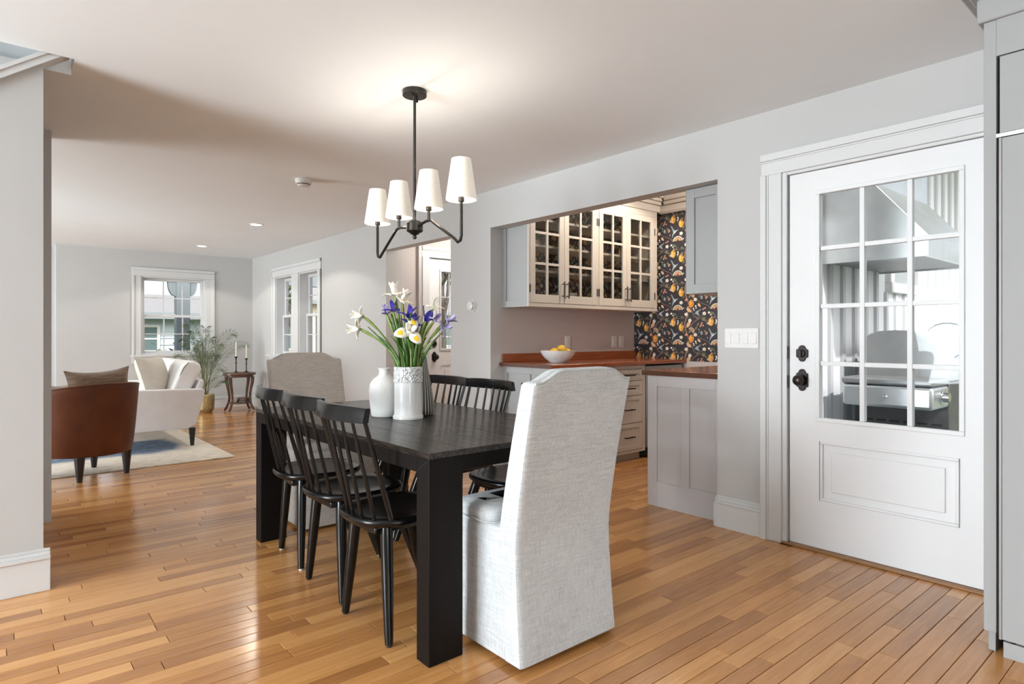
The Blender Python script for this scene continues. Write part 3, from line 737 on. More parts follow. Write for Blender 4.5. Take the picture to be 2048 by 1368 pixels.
sp = shaker(lambda u, d, z: (X0+d, u, z), UY+.02, 4.2965, Z0, Z1, 0, .055, .02, .012); build(sp, 'side_panel', M['cabblue'], uc, world=True, bev=.0015, label='pale grey panelled end of the cabinet')
for z in (1.72, 1.94, 2.17): build(MB(mU).box(X0+.022, X1-.022, .04, .344, z-.01, z+.01), 'shelf', M['cab'], uc, world=True)
bk = wallpaper(lambda u, v, q: (X0+.022+u-uc.location[0], 4.2825-q-uc.location[1], v-uc.location[2]), 0, X1-X0-.045, Z0+.031, Z1-.021, -.1, .02)
build_wp(bk, 'papered_back', uc)
for k, (a, b, hx) in enumerate(((3.544, 3.951, 1), (3.954, 4.381, -1), (4.416, 4.819, 1), (4.822, 5.260, -1))):
    za, zb = 1.440, 2.370; rl = .058; zg0, zg1 = 1.513, 2.312
    dm = MB(mU); dm.box(a, a+rl, -.004, .018, za, zb).box(b-rl, b, -.004, .018, za, zb).box(a+rl, b-rl, -.004, .018, za, zg0).box(a+rl, b-rl, -.004, .018, zg1, zb)
    do = build(dm, 'door', M['cab'], uc, world=True, bev=.0015)
    g0, g1 = a+rl, b-rl; gm = (g0+g1)/2; mt = .0105
    build(MB(mU).box(gm-mt, gm+mt, -.002, .016, zg0, zg1), 'muntin', M['cab'], do, world=True)
    hz = [zg0+(zg1-zg0)*i/3 for i in range(4)]
    for i in (1, 2):
        build(MB(mU).box(g0, gm-mt, -.001, .015, hz[i]-mt, hz[i]+mt), 'muntin', M['cab'], do, world=True); build(MB(mU).box(gm+mt, g1, -.001, .015, hz[i]-mt, hz[i]+mt), 'muntin', M['cab'], do, world=True)
    for i in range(3):
        for (p0, p1) in ((g0, gm-mt), (gm+mt, g1)):
            build(MB(mU).box(p0, p1, .006, .009, hz[i]+(mt if i else 0), hz[i+1]-(mt if i < 2 else 0)), 'pane', M['cabglass'], do, world=True)
    hu = b-.026 if hx > 0 else a+.026
    pull(mU, hu, 1.487, hu, 1.635, -.004, do)
    hy = a-.004 if hx > 0 else b+.004
    for z in (1.56, 2.22): build(MB(mU).tube([(hy, -.006, z-.035), (hy, -.006, z+.035)], .005, 6), 'hinge', M['blackmetal'], do, world=True)
cr = MB(mU); cr.box(X0, 5.386, -.012, .36, Z1, 2.50).box(X0, 5.386, -.035, .36, 2.50, 2.535).box(X0, 5.386, -.06, .36, 2.535, 2.565).box(X0, 5.386, -.085, .36, 2.565, 2.619)
build(cr, 'crown', M['cab'], uc, world=True, bev=.005)
crb = MB().box(5.345, 5.3865, 2.03, 3.923, 2.4305, 2.4995).box(5.345, 5.3865, 2.03, 3.935, 2.415, 2.4305).box(5.322, 5.3865, 2.03, 3.87, 2.50, 2.54).box(5.30, 5.3865, 2.03, 3.85, 2.54, 2.619)
struct('trim_8', crb, M['cab'], 'taupe crown moulding above the wallpaper', 'trim', bev=.005)
# things standing inside the glass cabinet
def bowl_obj(name, label, cat, loc, r, h, m, base=.4, group=None):
    prof = [(r*base, 0), (r*base*1.05, .004), (r*.75, h*.35), (r*.93, h*.7), (r, h), (r*.965, h), (r*.89, h*.7), (r*.7, h*.38), (r*.3, h*.12), (.001, h*.11)]
    o = build(MB().lathe(prof, 28), name, m, smooth=True, ang=50); o.location = loc; return tag(o, label, cat, group)
bowl_obj('serving_bowl', 'white bowl on the bottom shelf inside the glass cabinet', 'bowl', (4.10, 4.10, 1.436), .13, .11, M['ceramic'])
def leafy(name, label, loc, n, r, cat):
    mb = MB(); R = random.Random(n)
    for _ in range(n):
        a = R.uniform(0, 2*PI); rr = R.uniform(0, r); z = R.uniform(0, r); c = Vector((rr*math.cos(a)*.9, rr*math.sin(a)*.6, z)); d = Vector((math.cos(a), math.sin(a)*.6, R.uniform(.1, 1))).normalized()*R.uniform(.03, .06); s = d.cross(Vector((0, 0, 1))).normalized()*.014
        mb.add([tuple(c), tuple(c+d*.5+s), tuple(c+d), tuple(c+d*.5-s)], [(0, 1, 2, 3)])
    o = build(mb, name, M['leafy'], recalc=False); o.location = loc; return tag(o, label, cat)
t = thing('potted_herb', 'small green plant behind glass on the left middle shelf', 'plant', (3.76, 4.12, 1.951)); leafy('foliage', '', (0, 0, .05), 60, .09, '').parent = t
del t.children[0]['label']; del t.children[0]['category']
build(MB().lathe([(.03, 0), (.045, .06), (.04, .06), (.001, .05)], 16), 'pot', M['matteceramic'], t, smooth=True)
t = thing('lime_branch', 'green fruit sprig on the bottom shelf inside the third glass door', 'plant', (4.55, 4.12, 1.436)); leafy('foliage', '', (0, 0, .03), 45, .08, '').parent = t
del t.children[0]['label']; del t.children[0]['category']
build(MB().lathe([(.001, 0), (.02, .006), (.03, .03), (.02, .055), (.001, .062)], 12, (.05, -.03, 0)), 'fruit', M['lemon'], t, smooth=True)
o = build(MB().lathe([(.02, 0), (.012, .05), (.05, .11), (.055, .13), (.05, .13), (.01, .06), (.001, .055)], 16), 'blue_goblet', M['blueglass'], smooth=True); o.location = (3.72, 4.10, 1.436); tag(o, 'small dark blue goblet on the bottom shelf in glass cabinet', 'goblet')
for k in range(4):
    o = build(MB().lathe([(.06, 0), (.10, .012), (.098, .015), (.055, .005), (.001, .005)], 20), 'stacked_plate', M['ceramic'], smooth=True); o.location = (4.05, 4.14, 1.731+k*.009)
    tag(o, ('bottom plate', 'second plate from the bottom', 'third plate from the bottom', 'top plate')[k]+' of the white stack in the glass cabinet', 'plate', 'plates stacked in the glass cabinet')

# base cabinet under the glass cabinet
LY = 3.66
mL = lambda u, d, z: (u, LY+d, z)
lc = thing('base_cabinet', 'taupe base cabinet with drawers and black pulls under the wooden counter', 'cabinet', (4.2, 3.98, 0))
lb = MB(mL).box(3.56, 4.755, .02, .635, .10, .884).box(3.60, 4.755, .07, .63, .0, .10); build(lb, 'body', M['cab'], lc, world=True)
ff = MB(mL).box(3.542, 3.59, 0, .02, .075, .884).box(3.59, 4.71, 0, .02, .85, .884).box(3.59, 4.71, 0, .02, .075, .098).box(4.25, 4.29, 0, .02, .098, .85).box(4.71, 4.755, 0, .02, .075, .884)
build(ff, 'face_frame', M['cab'], lc, world=True, bev=.0015)
for (z0, z1) in ((.742, .846), (.606, .736), (.352, .60), (.102, .346)):
    do = build(shaker(mL, 4.294, 4.706, z0, z1, -.002, .04, .02, .007), 'drawer', M['cab'], lc, world=True, bev=.001)
    zc = (z0+z1)/2; pull(mL, 4.43, zc, 4.57, zc, -.002, do)
for a, b, hu in ((3.594, 3.918, 3.89), (3.922, 4.246, 3.95)):
    do = build(shaker(mL, a, b, .102, .846, -.002, .05, .02, .007), 'door', M['cab'], lc, world=True, bev=.001); pull(mL, hu, .66, hu, .80, -.002, do)
build(shaker(lambda u, d, z: (3.54+d, u, z), LY+.02, 4.2965, .0, .884, 0, .055, .02, .012, (3.96,)), 'side_panel', M['cabblue'], lc, world=True, bev=.0015, label='pale grey panelled end of the cabinet')
wf = thing('beverage_cooler', 'black built-in cooler at the right end of the counter run', 'cooler', (5.05, 3.98, 0))
build(MB(mL).box(4.762, 5.35, .03, .62, .02, .875), 'body', M['plastic_dark'], wf, world=True); build(MB(mL).box(4.77, 5.34, -.002, .028, .10, .87), 'door', M['steeldark'], wf, world=True, bev=.004)
build(MB(mL).box(4.80, 5.31, -.004, -.0015, .14, .80), 'pane', mat('smoked_glass', (.02, .02, .022), .08), wf, world=True)
build(MB(mL).box(4.78, 5.33, .0, .028, .025, .09), 'grille', M['plastic_dark'], wf, world=True)
wt = thing('wooden_worktop', 'reddish mahogany worktop with low upstand under the glass cabinet', 'worktop', (4.44, 3.97, .885))
build(MB().box(3.50, 5.386, LY-.03, 4.2965, .8851, .919), 'top', M['counter'], wt, world=True, bev=.006)
build(MB().box(3.53, 5.386, 4.276, 4.2965, .9192, .996), 'upstand', M['counter'], wt, world=True, bev=.002)
build(MB().box(3.4975, 3.5005, LY-.028, 4.29, .888, .916), 'end_edge', M['counteredge'], wt, world=True)
# bowl with lemons on the worktop
LBX, LBY, LBZ = 3.87, 3.93, .9195
bowl_obj('fruit_bowl', 'white bowl holding lemons on the mahogany worktop', 'bowl', (LBX, LBY, LBZ), .158, .105, M['ceramic'], .45)
def lemon(dx, dy, dz, rz, ry, label):
    prof = [(.001, -.042), (.006, -.040), (.012, -.035), (.024, -.024), (.030, -.008), (.030, .008), (.024, .024), (.012, .035), (.006, .041), (.001, .043)]
    o = build(MB().lathe([(r*1.25, z*1.2) for r, z in prof], 18), 'lemon', M['lemon'], smooth=True, ang=80)
    o.location = (LBX+dx, LBY+dy, LBZ+dz); o.rotation_euler = (ry, 1.45, rz); return tag(o, label, 'lemon', 'lemons in the white bowl')
lemon(.015, -.03, .118, .3, .2, 'large yellow lemon on top in the middle of the bowl')
lemon(-.075, -.03, .092, 1.2, .1, 'lemon at the left side of the white bowl')
lemon(.095, -.01, .088, 2.0, .0, 'lemon low at the right side of the white bowl')
lemon(-.01, .09, .07, 2.6, .0, 'lemon at the back of the white bowl')
# right side cabinets of the nook, seen end-on
pc = thing('peninsula_cabinet', 'grey base cabinet end with two tall panels right of opening', 'cabinet', (4.4, 2.36, 0))
build(MB().box(3.532, 5.30, 2.025, 2.635, .10, .884).box(3.532, 5.3, 2.03, 2.57, 0, .10), 'body', M['cab'], pc, world=True)
ep = MB(lambda u, d, z: (3.475+d, u, z)); r_ = .072
ep.box(2.579, 2.655, 0, .05, 0, .884).box(2.080, 2.135, 0, .05, 0, .884).box(2.135, 2.579, 0, .05, .812, .884).box(2.135, 2.579, 0, .05, 0, .168).box(2.325, 2.388, 0, .05, .168, .812).box(2.135, 2.325, .008, .05, .168, .812).box(2.388, 2.579, .008, .05, .168, .812)
build(ep, 'end_panel', M['cabgrey'], pc, world=True, bev=.0015)
for a, b in ((3.60, 4.4), (4.42, 5.25)): build(MB().box(a, b, 2.636, 2.654, .11, .87), 'door', M['cab'], pc, world=True, bev=.002)
pw = thing('peninsula_worktop', 'reddish wooden worktop on the grey cabinet right of the opening', 'worktop', (4.4, 2.36, .885))
build(MB().box(3.455, 5.386, 2.08, 2.69, .8851, .920).box(3.53, 5.386, 2.022, 2.08, .8851, .920), 'top', M['counter'], pw, world=True, bev=.005)
build(MB().box(3.4525, 3.4555, 2.082, 2.688, .888, .917), 'end_edge', M['counteredge'], pw, world=True)
ur = thing('wall_cabinet', 'grey wall cabinet end at the right edge of the opening', 'cabinet', (4.4, 2.2, 1.425))
build(MB().box(3.532, 5.30, 2.022, 2.335, 1.425, 2.43), 'body', M['cab'], ur, world=True)
build(shaker(lambda u, d, z: (3.482+d, u, z), 2.081, 2.352, 1.425, 2.10, 0, .06, .045, .012).box(2.353, 2.356, 0, .01, 1.43, 2.09), 'end_panel', M['cabblue'], ur, world=True, bev=.0015)
lamp('nook_downlight', 'SPOT', (4.55, 3.35, 2.60), 34, (1, .88, .72), direction=(0, .18, -1), radius=.05).data.spot_size = 2.5
lamp('nook_light', 'POINT', (5.0, 2.9, 2.57), 20, (1, .92, .82), radius=.04)

lamp('hall_fill_light', 'POINT', (4.3, 5.5, 2.25), 17, (1, .94, .86), radius=.12)  # added fill lamp to brighten the hall, no fixture there
# plates on walls
def switch_plate(name, label, fn, uc_, zc, wd, ht, toggles, loc):
    t = thing(name, label, 'switch', loc); build(MB(fn).box(uc_-wd/2, uc_+wd/2, -.006, 0, zc-ht/2, zc+ht/2), 'plate', M['plastic'], t, world=True, bev=.003)
    for k in range(toggles):
        u = uc_-wd/2+wd*(k+.5)/toggles; build(MB(fn).box(u-.016, u+.016, -.010, -.004, zc-.033, zc+.033), 'rocker', M['plastic'], t, world=True, bev=.002)
    return t
switch_plate('light_switch', 'white four-gang switch plate between opening and glazed door', mR, 1.917, 1.14, .215, .118, 4, (XW, 1.917, 1.08))
mN = lambda u, d, z: (u, 4.297+d, z)
for u, nm in ((4.361, 'white outlet plate above the lemon bowl'), (5.056, 'left of two white outlet plates beside the wallpaper'), (5.172, 'right of two white outlet plates beside the wallpaper')):
    t = thing('wall_outlet', nm, 'outlet', (u, 4.297, 1.04), group='outlets above the worktop'); build(MB(mN).box(u-.036, u+.036, -.006, 0, 1.035, 1.152), 'plate', M['plastic'], t, world=True, bev=.002); build(MB(mN).box(u-.017, u+.017, -.009, -.004, 1.06, 1.127), 'insert', M['plastic'], t, world=True, bev=.002)
th = thing('thermostat', 'round white thermostat on the wall left of the nook opening', 'thermostat', (XW, 4.55, 1.38))
build(lathe_d(MB(mR), [(.052, 0), (.052, .008), (.046, .012), (.040, .012)], 4.555, 1.426, -1, 28), 'base', M['plastic'], th, smooth=True, world=True)
build(lathe_d(MB(mR), [(.040, .012), (.040, .038), (.034, .042), (.001, .042)], 4.555, 1.426, -1, 28), 'dial', M['plastic'], th, smooth=True, world=True)
build(lathe_d(MB(mR), [(.020, .0425), (.018, .044), (.001, .045)], 4.555, 1.426, -1, 20), 'lens', M['ceramic'], th, smooth=True, world=True)
sm = thing('smoke_detector', 'white round smoke detector on the ceiling left of chandelier', 'smoke detector', (1.99, 4.97, CE))
build(MB().lathe([(.066, -.001), (.066, -.012), (.062, -.036), (.055, -.040)], 28), 'housing', M['plastic'], sm, smooth=True)
build(MB().lathe([(.054, -.038), (.050, -.046), (.050, -.046)], 28), 'vent', M['plastic_dark'], sm)
build(MB().lathe([(.052, -.046), (.045, -.056), (.02, -.062), (.001, -.062)], 28), 'cap', M['plastic'], sm, smooth=True)
for x, y, lb_ in ((2.38, 7.33, 'glowing recessed ceiling light nearer the chandelier'), (2.365, 9.58, 'glowing recessed ceiling light nearer the far window')):
    t = thing('recessed_light', lb_, 'ceiling light', (x, y, CE), group='recessed lights in living room ceiling')
    build(MB().lathe([(.080, 0), (.080, -.004), (.062, -.006), (.058, 0)], 28, cap0=False, cap1=False), 'trim_ring', M['plastic'], t, smooth=True)
    build(MB().lathe([(.058, -.002), (.05, -.003), (.001, -.0035)], 24), 'lens', M['canlens'], t)
    lamp('recessed_light_glow', 'SPOT', (x, y, CE-.02), 26, (1, .94, .84), direction=(0, 0, -1), radius=.05).data.spot_size = 2.4

# fridge column
fr = thing('panel_fridge', 'tall pale grey panelled fridge column at the right edge', 'fridge', (3.1, .15, 0))
build(MB().box(2.80, XW-.002, .584, .622, .075, 2.30).box(2.82, XW-.002, .59, .612, 0, .075), 'side_panel', M['fridge'], fr, world=True, bev=.002)
build(MB().box(2.80, 3.39, -.45, .584, 2.168, 2.30).box(2.83, 3.39, -.42, .580, .06, 2.168), 'body', M['fridge'], fr, world=True)
build(MB().box(2.795, 2.829, -.42, .574, 1.884, 2.162), 'upper_door', M['fridge'], fr, world=True, bev=.003)
lo = build(MB().box(2.788, 2.829, -.42, .566, .062, 1.866), 'lower_door', M['fridge'], fr, world=True, bev=.003)
build(MB().box(2.786, 2.83, .40, .583, 1.868, 1.882), 'hinge', M['steel'], fr, world=True, bev=.001)
build(MB().box(2.7865, 2.83, .5665, .574, .062, 1.866), 'edge_strip', mat('dull_trim_metal', (.30, .285, .275), .55, .3), fr, world=True)
build(MB().box(2.83, 2.832, .574, .584, .062, 2.168), 'gap', M['gap'], fr, world=True)
build(MB().box(2.79, 2.83, -.42, .562, .0, .056), 'toe_kick', M['fridge'], fr, world=True, bev=.001)
for yy in (.535, .49): build(MB().lathe([(.008, .0562), (.008, .0615), (.001, .0615)], 10, (2.80, yy, 0)), 'bottom_bracket', M['blackmetal'], fr, world=True)
build(MB().box(2.785, 3.395, -.45, .640, 2.30, 2.388).box(2.765, 3.395, -.45, .66, 2.388, 2.408).box(2.735, 3.395, -.45, .69, 2.408, CE-.0005), 'crown', M['fridge'], fr, world=True, bev=.006)

# ------------------------------------------------------------------ dining table
TX0, TX1, TY0, TY1, TZ = 1.176, 2.125, 1.830, 3.632, .745
tb = thing('dining_table', 'long dark espresso dining table with thick square legs', 'table', ((TX0+TX1)/2, (TY0+TY1)/2, 0))
nbd = 6
for k in range(nbd):
    a = TX0+(TX1-TX0)*k/nbd; b = TX0+(TX1-TX0)*(k+1)/nbd
    build(MB().box(a+.0004, b-.0004, TY0, TY1, TZ-.022, TZ), 'top_board', M['tabletop'], tb, world=True, bev=.0012)
for x0, x1, y0, y1 in ((TX0+.002, TX0+.03, TY0+.085, TY1-.085), (TX1-.03, TX1-.002, TY0+.085, TY1-.085), (TX0+.147, TX1-.147, TY0+.004, TY0+.03), (TX0+.147, TX1-.147, TY1-.03, TY1-.004)):
    build(MB().box(x0, x1, y0, y1, .668, TZ-.0225), 'apron', M['tableleg'], tb, world=True, bev=.001)
for sx in (0, 1):
    for sy in (0, 1):
        x0, x1 = (TX0+.002, TX0+.146) if not sx else (TX1-.146, TX1-.002)
        y0, y1 = (TY0+.002, TY0+.084) if not sy else (TY1-.084, TY1-.002)
        P = [(y0, 0), (y1, 0), (y1, .668), (y0 if sy == 0 else y0, TZ-.0225), (y0, TZ-.0225)]
        if sy == 0: poly = [(y0, 0), (y1, 0), (y1, TZ-.0225), (y0, TZ-.0225)]
        else: poly = [(y0, 0), (y1, 0), (y1, TZ-.0225), (y0, TZ-.0225)]
        build(MB().prism(poly, 'X', x0, x1), 'leg', M['tableleg'], tb, world=True, bev=.002)
# mitre line at the corner of the apron
build(MB().prism([(TY0+.004, TZ-.024), (TY0+.006, TZ-.024), (TY0+.0865, .667), (TY0+.0845, .667)], 'X', TX0+.0012, TX0+.0026), 'mitre_joint', M['gap'], tb, world=True)

# ------------------------------------------------------------------ slipcovered end chairs (local: faces +y, origin at floor centre)
def slip_chair(name, label, loc, rz, m, group, fr_=.30):
    t = thing(name, label, 'chair', loc, rz, group)
    W2 = .236; cy = (fr_-.225)/2; bd = fr_+.225; cc = (fr_-.13)/2; cd = fr_+.13
    # skirted base
    L = []
    for z, g_ in ((.022, .008), (.03, .010), (.20, .0055), (.38, .0045), (.455, .002), (.47, -.008)):
        L.append([(x, y, z) for x, y in rrect(2*(W2+g_), bd+2*g_, .022, 4, 0, cy)])
    build(MB().loops(L), 'skirt', m, t, smooth=True, ang=50)
    L = []
    for z, g_ in ((.468, -.006), (.485, .001), (.505, 0), (.522, -.012), (.532, -.05), (.535, -.12)):
        L.append([(x, y, z) for x, y in rrect(2*(W2+g_), cd+2*g_, .05, 5, 0, cc)])
    build(MB().loops(L), 'seat_cushion', m, t, smooth=True, ang=60)
    build(MB().tube([(x, y, .474) for x, y in rrect(2*W2+.002, cd+.002, .05, 5, 0, cc)]+[(W2+.001, cc, .474)], .004, 6), 'piping', m, t, smooth=True)
    # back: sweeps from the floor to the camel top
    def ztop(x): 
        u = abs(x)/W2
        s_ = 1 if u < .52 else (0 if u > .97 else .5+.5*math.cos(PI*(u-.52)/.45))
        return 1.000+.040*s_
    def prof(z):   # rear y, front y
        zz = z/1.02
        rear = -.275 - .03*max(0, 1-z/.42)**1.5 - .107*max(0, (z-.42)/.6)**1.25
        th = .03+.0*z if z < .45 else .105-.03*((z-.45)/.57)
        front = rear+(.09 if z < .45 else th)
        return rear, front
    L = []; NZ = 22
    base = None
    for k in range(NZ+1):
        q = k/NZ
        ring = []
        wz = W2+.004+.006*max(0, 1-q/.4)**1.5+.006*q
        for x, s_ in drect(22, 3):
            X = x*wz; zt = ztop(X)-.012; z = .022+q*(zt-.022)
            r0, f0 = prof(z); ring.append((X, (r0+f0)/2+(f0-r0)/2*s_, z))
        L.append(ring)
    for ins, up in ((.006, .007), (.016, .011), (.035, .013)):
        ring = []
        for x, s_ in drect(22, 3):
            wz = W2+.010-ins; X = x*wz; zt = ztop(x*(W2+.010))-.012+up; r0, f0 = prof(zt-.01); ring.append((X, (r0+f0)/2+((f0-r0)/2-ins)*s_, zt))
        L.append(ring)
    bk_ = MB().loops(L); ob = build(bk_, 'backrest', m, t, smooth=True, ang=50)
    sm_ = []
    for x in [i/16*2-1 for i in range(17)]:
        X = x*(W2+.006); zt = ztop(X); r0, f0 = prof(zt); sm_.append((X, r0+.006, zt-.006))
    build(MB().tube(sm_, .0035, 6), 'piping', m, t, smooth=True)
    for sx in (-1, 1):
        for sy in (-.24, fr_-.05): build(MB().lathe([(.016, 0), (.02, .05)], 10, (sx*.19, sy, 0)), 'foot', M['darkleg'], t)
    return t
slip_chair('slipcovered_chair', 'light grey linen slipcovered chair at the near table end', (1.632, 1.888, 0), 0, M['linen'], 'slipcovered chairs at the table ends', .125)
slip_chair('slipcovered_chair', 'oatmeal linen slipcovered chair at the far table end', (1.665, 3.80, 0), PI, M['linen_tan'], 'slipcovered chairs at the table ends', .24)

# ------------------------------------------------------------------ black spindle chairs (local: faces +x)
def spindle_chair():
    t = thing('spindle_chair', 'black chair', 'chair')
    def seat_pt(a, k):
        c, s_ = math.cos(a), math.sin(a); e = 2/2.6
        rx = .225 if c > 0 else .205
        x = math.copysign(abs(c)**e, c)*rx*k; y = math.copysign(abs(s_)**e, s_)*.208*k*(1+.05*c)
        return x, y
    n = 36; L = []
    for k, z in ((.86, .432), (.955, .437), (.995, .447), (1.0, .456), (.985, .463), (.95, .466)):
        L.append([(*seat_pt(2*PI*i/n, k), z) for i in range(n)])
    for k in (.75, .5, .25): L.append([(*seat_pt(2*PI*i/n, k), .466-.010*(1-(k-.1)**2)) for i in range(n)])
    build(MB().loops(L), 'seat', M['blackwood'], t, smooth=True, ang=60)
    build(MB().box(-.155, .17, -.13, .13, .405, .4345), 'seat_frame', M['blackwood'], t, bev=.006)
    for top, foot in (((-.105, .125), (-.125, .182)), ((-.105, -.125), (-.125, -.182)), ((.14, .135), (.275, .205)), ((.14, -.135), (.275, -.205))):
        P = [(top[0]+(foot[0]-top[0])*q, top[1]+(foot[1]-top[1])*q, .43*(1-q)+.008*q) for q in (0, .08, .5, .92, 1)]
        lg = build(MB().tube(P, [.022, .0240, .0220, .0170, .015], 12), 'leg', M['blackwood'], t, smooth=True)
        build(MB().lathe([(.010, 0), (.011, .009)], 10, (foot[0], foot[1], 0)), 'glide', M['plastic_dark'], lg)
    # crest rail, curved
    def cr_pt(s_, h, th): # s -1..1
        y = s_*.212; xc = -.262-.018+.032*s_*s_
        return xc-th-.0*h, y, h
    R_ = []
    for i in range(17):
        s_ = i/8-1; y = s_*.214; xc = -.268+.036*s_*s_; hh = .058*(1-.10*abs(s_)**4); zc = .868
        R_.append([(xc+dx+.012*dz/.03, y, zc+dz*hh/.058) for dx, dz in ((-.011, -.029), (.011, -.029), (.011, -.022), (.010, .022), (.007, .029), (-.007, .029), (-.011, .022), (-.012, -.02))])
    R_ = [[(x-.012*2*(z-.868)/.058*.6, y, z) for x, y, z in r] for r in R_]
    build(MB().loops(R_), 'crest_rail', M['blackwood'], t, smooth=True, ang=50)
    for k in range(7):
        s_ = (k-3)/3; yb = s_*.172; xb = -.180+.072*s_*s_; yt = s_*.190; xt = -.262+.034*s_*s_
        r = .0095 if abs(k-3) == 3 else .0075
        P = [(xb+(xt-xb)*q, yb+(yt-yb)*q, .46+(.846-.46)*q) for q in (0, .3, .65, 1)]
        build(MB().tube(P, [r, r*1.15, r*1.0, r*.85], 8), 'spindle', M['blackwood'], t, smooth=True)
    return t
sc0 = spindle_chair(); first = True
CH = [((1.272, 2.238, 0), 0.0, 'black spindle-back chair nearest the camera on the left side'), ((1.300, 2.690, 0), .0, 'black spindle-back chair in the middle of the left side'), ((1.335, 3.180, 0), -.10, 'black spindle-back chair farthest away on the left side'),
      ((2.045, 3.320, 0), PI, 'black spindle-back chair farthest away on the table\'s right side'), ((2.045, 2.885, 0), PI, 'black spindle-back chair in the middle of the right side'), ((2.045, 2.375, 0), PI, 'black spindle-back chair on right side hidden by the linen chair')]
for loc, rz, lb_ in CH:
    c_ = sc0 if first else copy_tree(sc0); first = False
    c_.location = loc; c_.rotation_euler = (0, 0, rz); c_['label'] = lb_; c_['group'] = 'black spindle-back chairs at the dining table'
    if 'farthest away on the left' in lb_:      # this chair has white glides under its feet
        for lg in c_.children:
            for gl in lg.children: gl.data = gl.data.copy(); gl.data.materials[0] = M['plastic']

# ------------------------------------------------------------------ chandelier
CX, CY_ = 1.712, 2.80
ch = thing('chandelier', 'black four-arm chandelier with white tapered shades over the table', 'chandelier', (CX, CY_, CE))
lz = lambda z: z-CE
cn = build(MB().lathe([(.062, -.0005), (.063, -.004), (.063, -.026), (.060, -.029), (.012, -.030), (.010, -.05), (.001, -.05)], 28), 'canopy', M['iron'], ch, smooth=True)
for sx in (-1, 1): build(MB().lathe([(.005, -.029), (.006, -.046), (.001, -.047)], 10, (sx*.03, sx*.026, 0)), 'canopy_screw', M['iron'], cn, smooth=True)
build(MB().tube([(0, 0, -.04), (0, 0, lz(1.745))], .0075, 10), 'rod', M['iron'], ch, smooth=True)
build(MB().lathe([(.010, lz(1.757)), (.030, lz(1.750)), (.042, lz(1.740)), (.043, lz(1.700)), (.038, lz(1.694)), (.028, lz(1.690)), (.020, lz(1.682)), (.010, lz(1.678))], 24), 'hub', M['iron'], ch, smooth=True)
build(MB().lathe([(.006, lz(1.68)), (.010, lz(1.673)), (.011, lz(1.666)), (.007, lz(1.658)), (.001, lz(1.656))], 14), 'finial', M['iron'], ch, smooth=True)
shx = [(-.415, 1.60), (-.135, 1.72), (.16, 1.72), (.40, 1.60)]
for sgn, yin, yout in ((1, .16, .40), (-1, -.135, -.415)):
    # arm: out level to the inner lamp, then dips and rises under the outer lamp
    y1, y2 = yin, yout; s_ = sgn
    P = [(0, s_*.03, lz(1.722)), (0, y1-s_*.02, lz(1.736)), (0, y1+s_*.02, lz(1.734)), (0, y1+s_*.045, lz(1.718)), (0, y2-s_*.055, lz(1.618)), (0, y2-s_*.028, lz(1.598)), (0, y2-s_*.008, lz(1.603)), (0, y2, lz(1.625)), (0, y2, lz(1.785))]
    build(MB().tube(P, .0075, 10), 'arm', M['iron'], ch, smooth=True)
    build(MB().tube([(0, y1, lz(1.733)), (0, y1, lz(1.79))], .0075, 10), 'stem', M['iron'], ch, smooth=True)
for yy in (-.415, -.135, .16, .40):
    build(MB().lathe([(.013, lz(1.783)), (.0145, lz(1.786)), (.0145, lz(1.835)), (.001, lz(1.836))], 14, (0, yy, 0)), 'socket', M['iron'], ch, smooth=True)
    n = 36; L = []
    for r, z in ((.073, 1.792), (.0735, 1.797), (.047, 1.981), (.0465, 1.985), (.0445, 1.985), (.0455, 1.979), (.0715, 1.797), (.071, 1.792)):
        L.append([(r*math.cos(2*PI*i/n), yy+r*math.sin(2*PI*i/n), lz(z)) for i in range(n)])
    L.append(L[0])
    build(MB().loops(L, False, False), 'shade', M['shade'], ch, smooth=True, ang=60)
    build(MB().lathe([(.010, lz(1.838)), (.020, lz(1.86)), (.024, lz(1.885)), (.016, lz(1.91)), (.001, lz(1.917))], 14, (0, yy, 0)), 'bulb', M['bulb'], ch, smooth=True)
    lamp('chandelier_bulb_light', 'POINT', (CX, CY_+yy, 1.965), 1.6, (1, .93, .84), radius=.02)
    lamp('chandelier_down_light', 'POINT', (CX, CY_+yy, 1.79), .5, (1, .88, .74), radius=.02)

# ------------------------------------------------------------------ vases and irises on the table
TT = TZ+.0005
VX, VY = 1.603, 2.683
va = thing('embossed_vase', 'tall white glazed vase with embossed leafy rim holding irises', 'vase', (VX, VY, TT))
build(MB().lathe([(.074, 0), (.075, .004), (.075, .014), (.071, .019), (.069, .024), (.068, .18), (.066, .181), (.058, .175), (.056, .03), (.001, .028)], 40), 'body', M['ceramic'], va, smooth=True, ang=50)
NR = 72; L = []
Rr = random.Random(3)
for k in range(9):
    z = .178+.078*k/8
    L.append([((.0685+.0028*Rr.random()*(1 if 0 < k < 8 else .3))*math.cos(2*PI*i/NR), (.0685+.0028*Rr.random()*(1 if 0 < k < 8 else .3))*math.sin(2*PI*i/NR), z) for i in range(NR)])
L.append([(.066*math.cos(2*PI*i/NR), .066*math.sin(2*PI*i/NR), .257) for i in range(NR)]); L.append([(.060*math.cos(2*PI*i/NR), .060*math.sin(2*PI*i/NR), .25) for i in range(NR)]); L.append([(.058*math.cos(2*PI*i/NR), .058*math.sin(2*PI*i/NR), .176) for i in range(NR)])
build(MB().loops(L, False, False), 'embossed_band', M['emboss'], va, smooth=True, ang=80, recalc=True)
o = build(MB().lathe([(.060, 0), (.064, .006), (.070, .04), (.076, .09), (.077, .13), (.072, .165), (.055, .19), (.034, .205), (.027, .215), (.026, .236), (.034, .243), (.032, .245), (.022, .238), (.021, .215), (.001, .20)], 40), 'bottle_vase', M['matteceramic'], smooth=True, ang=60)
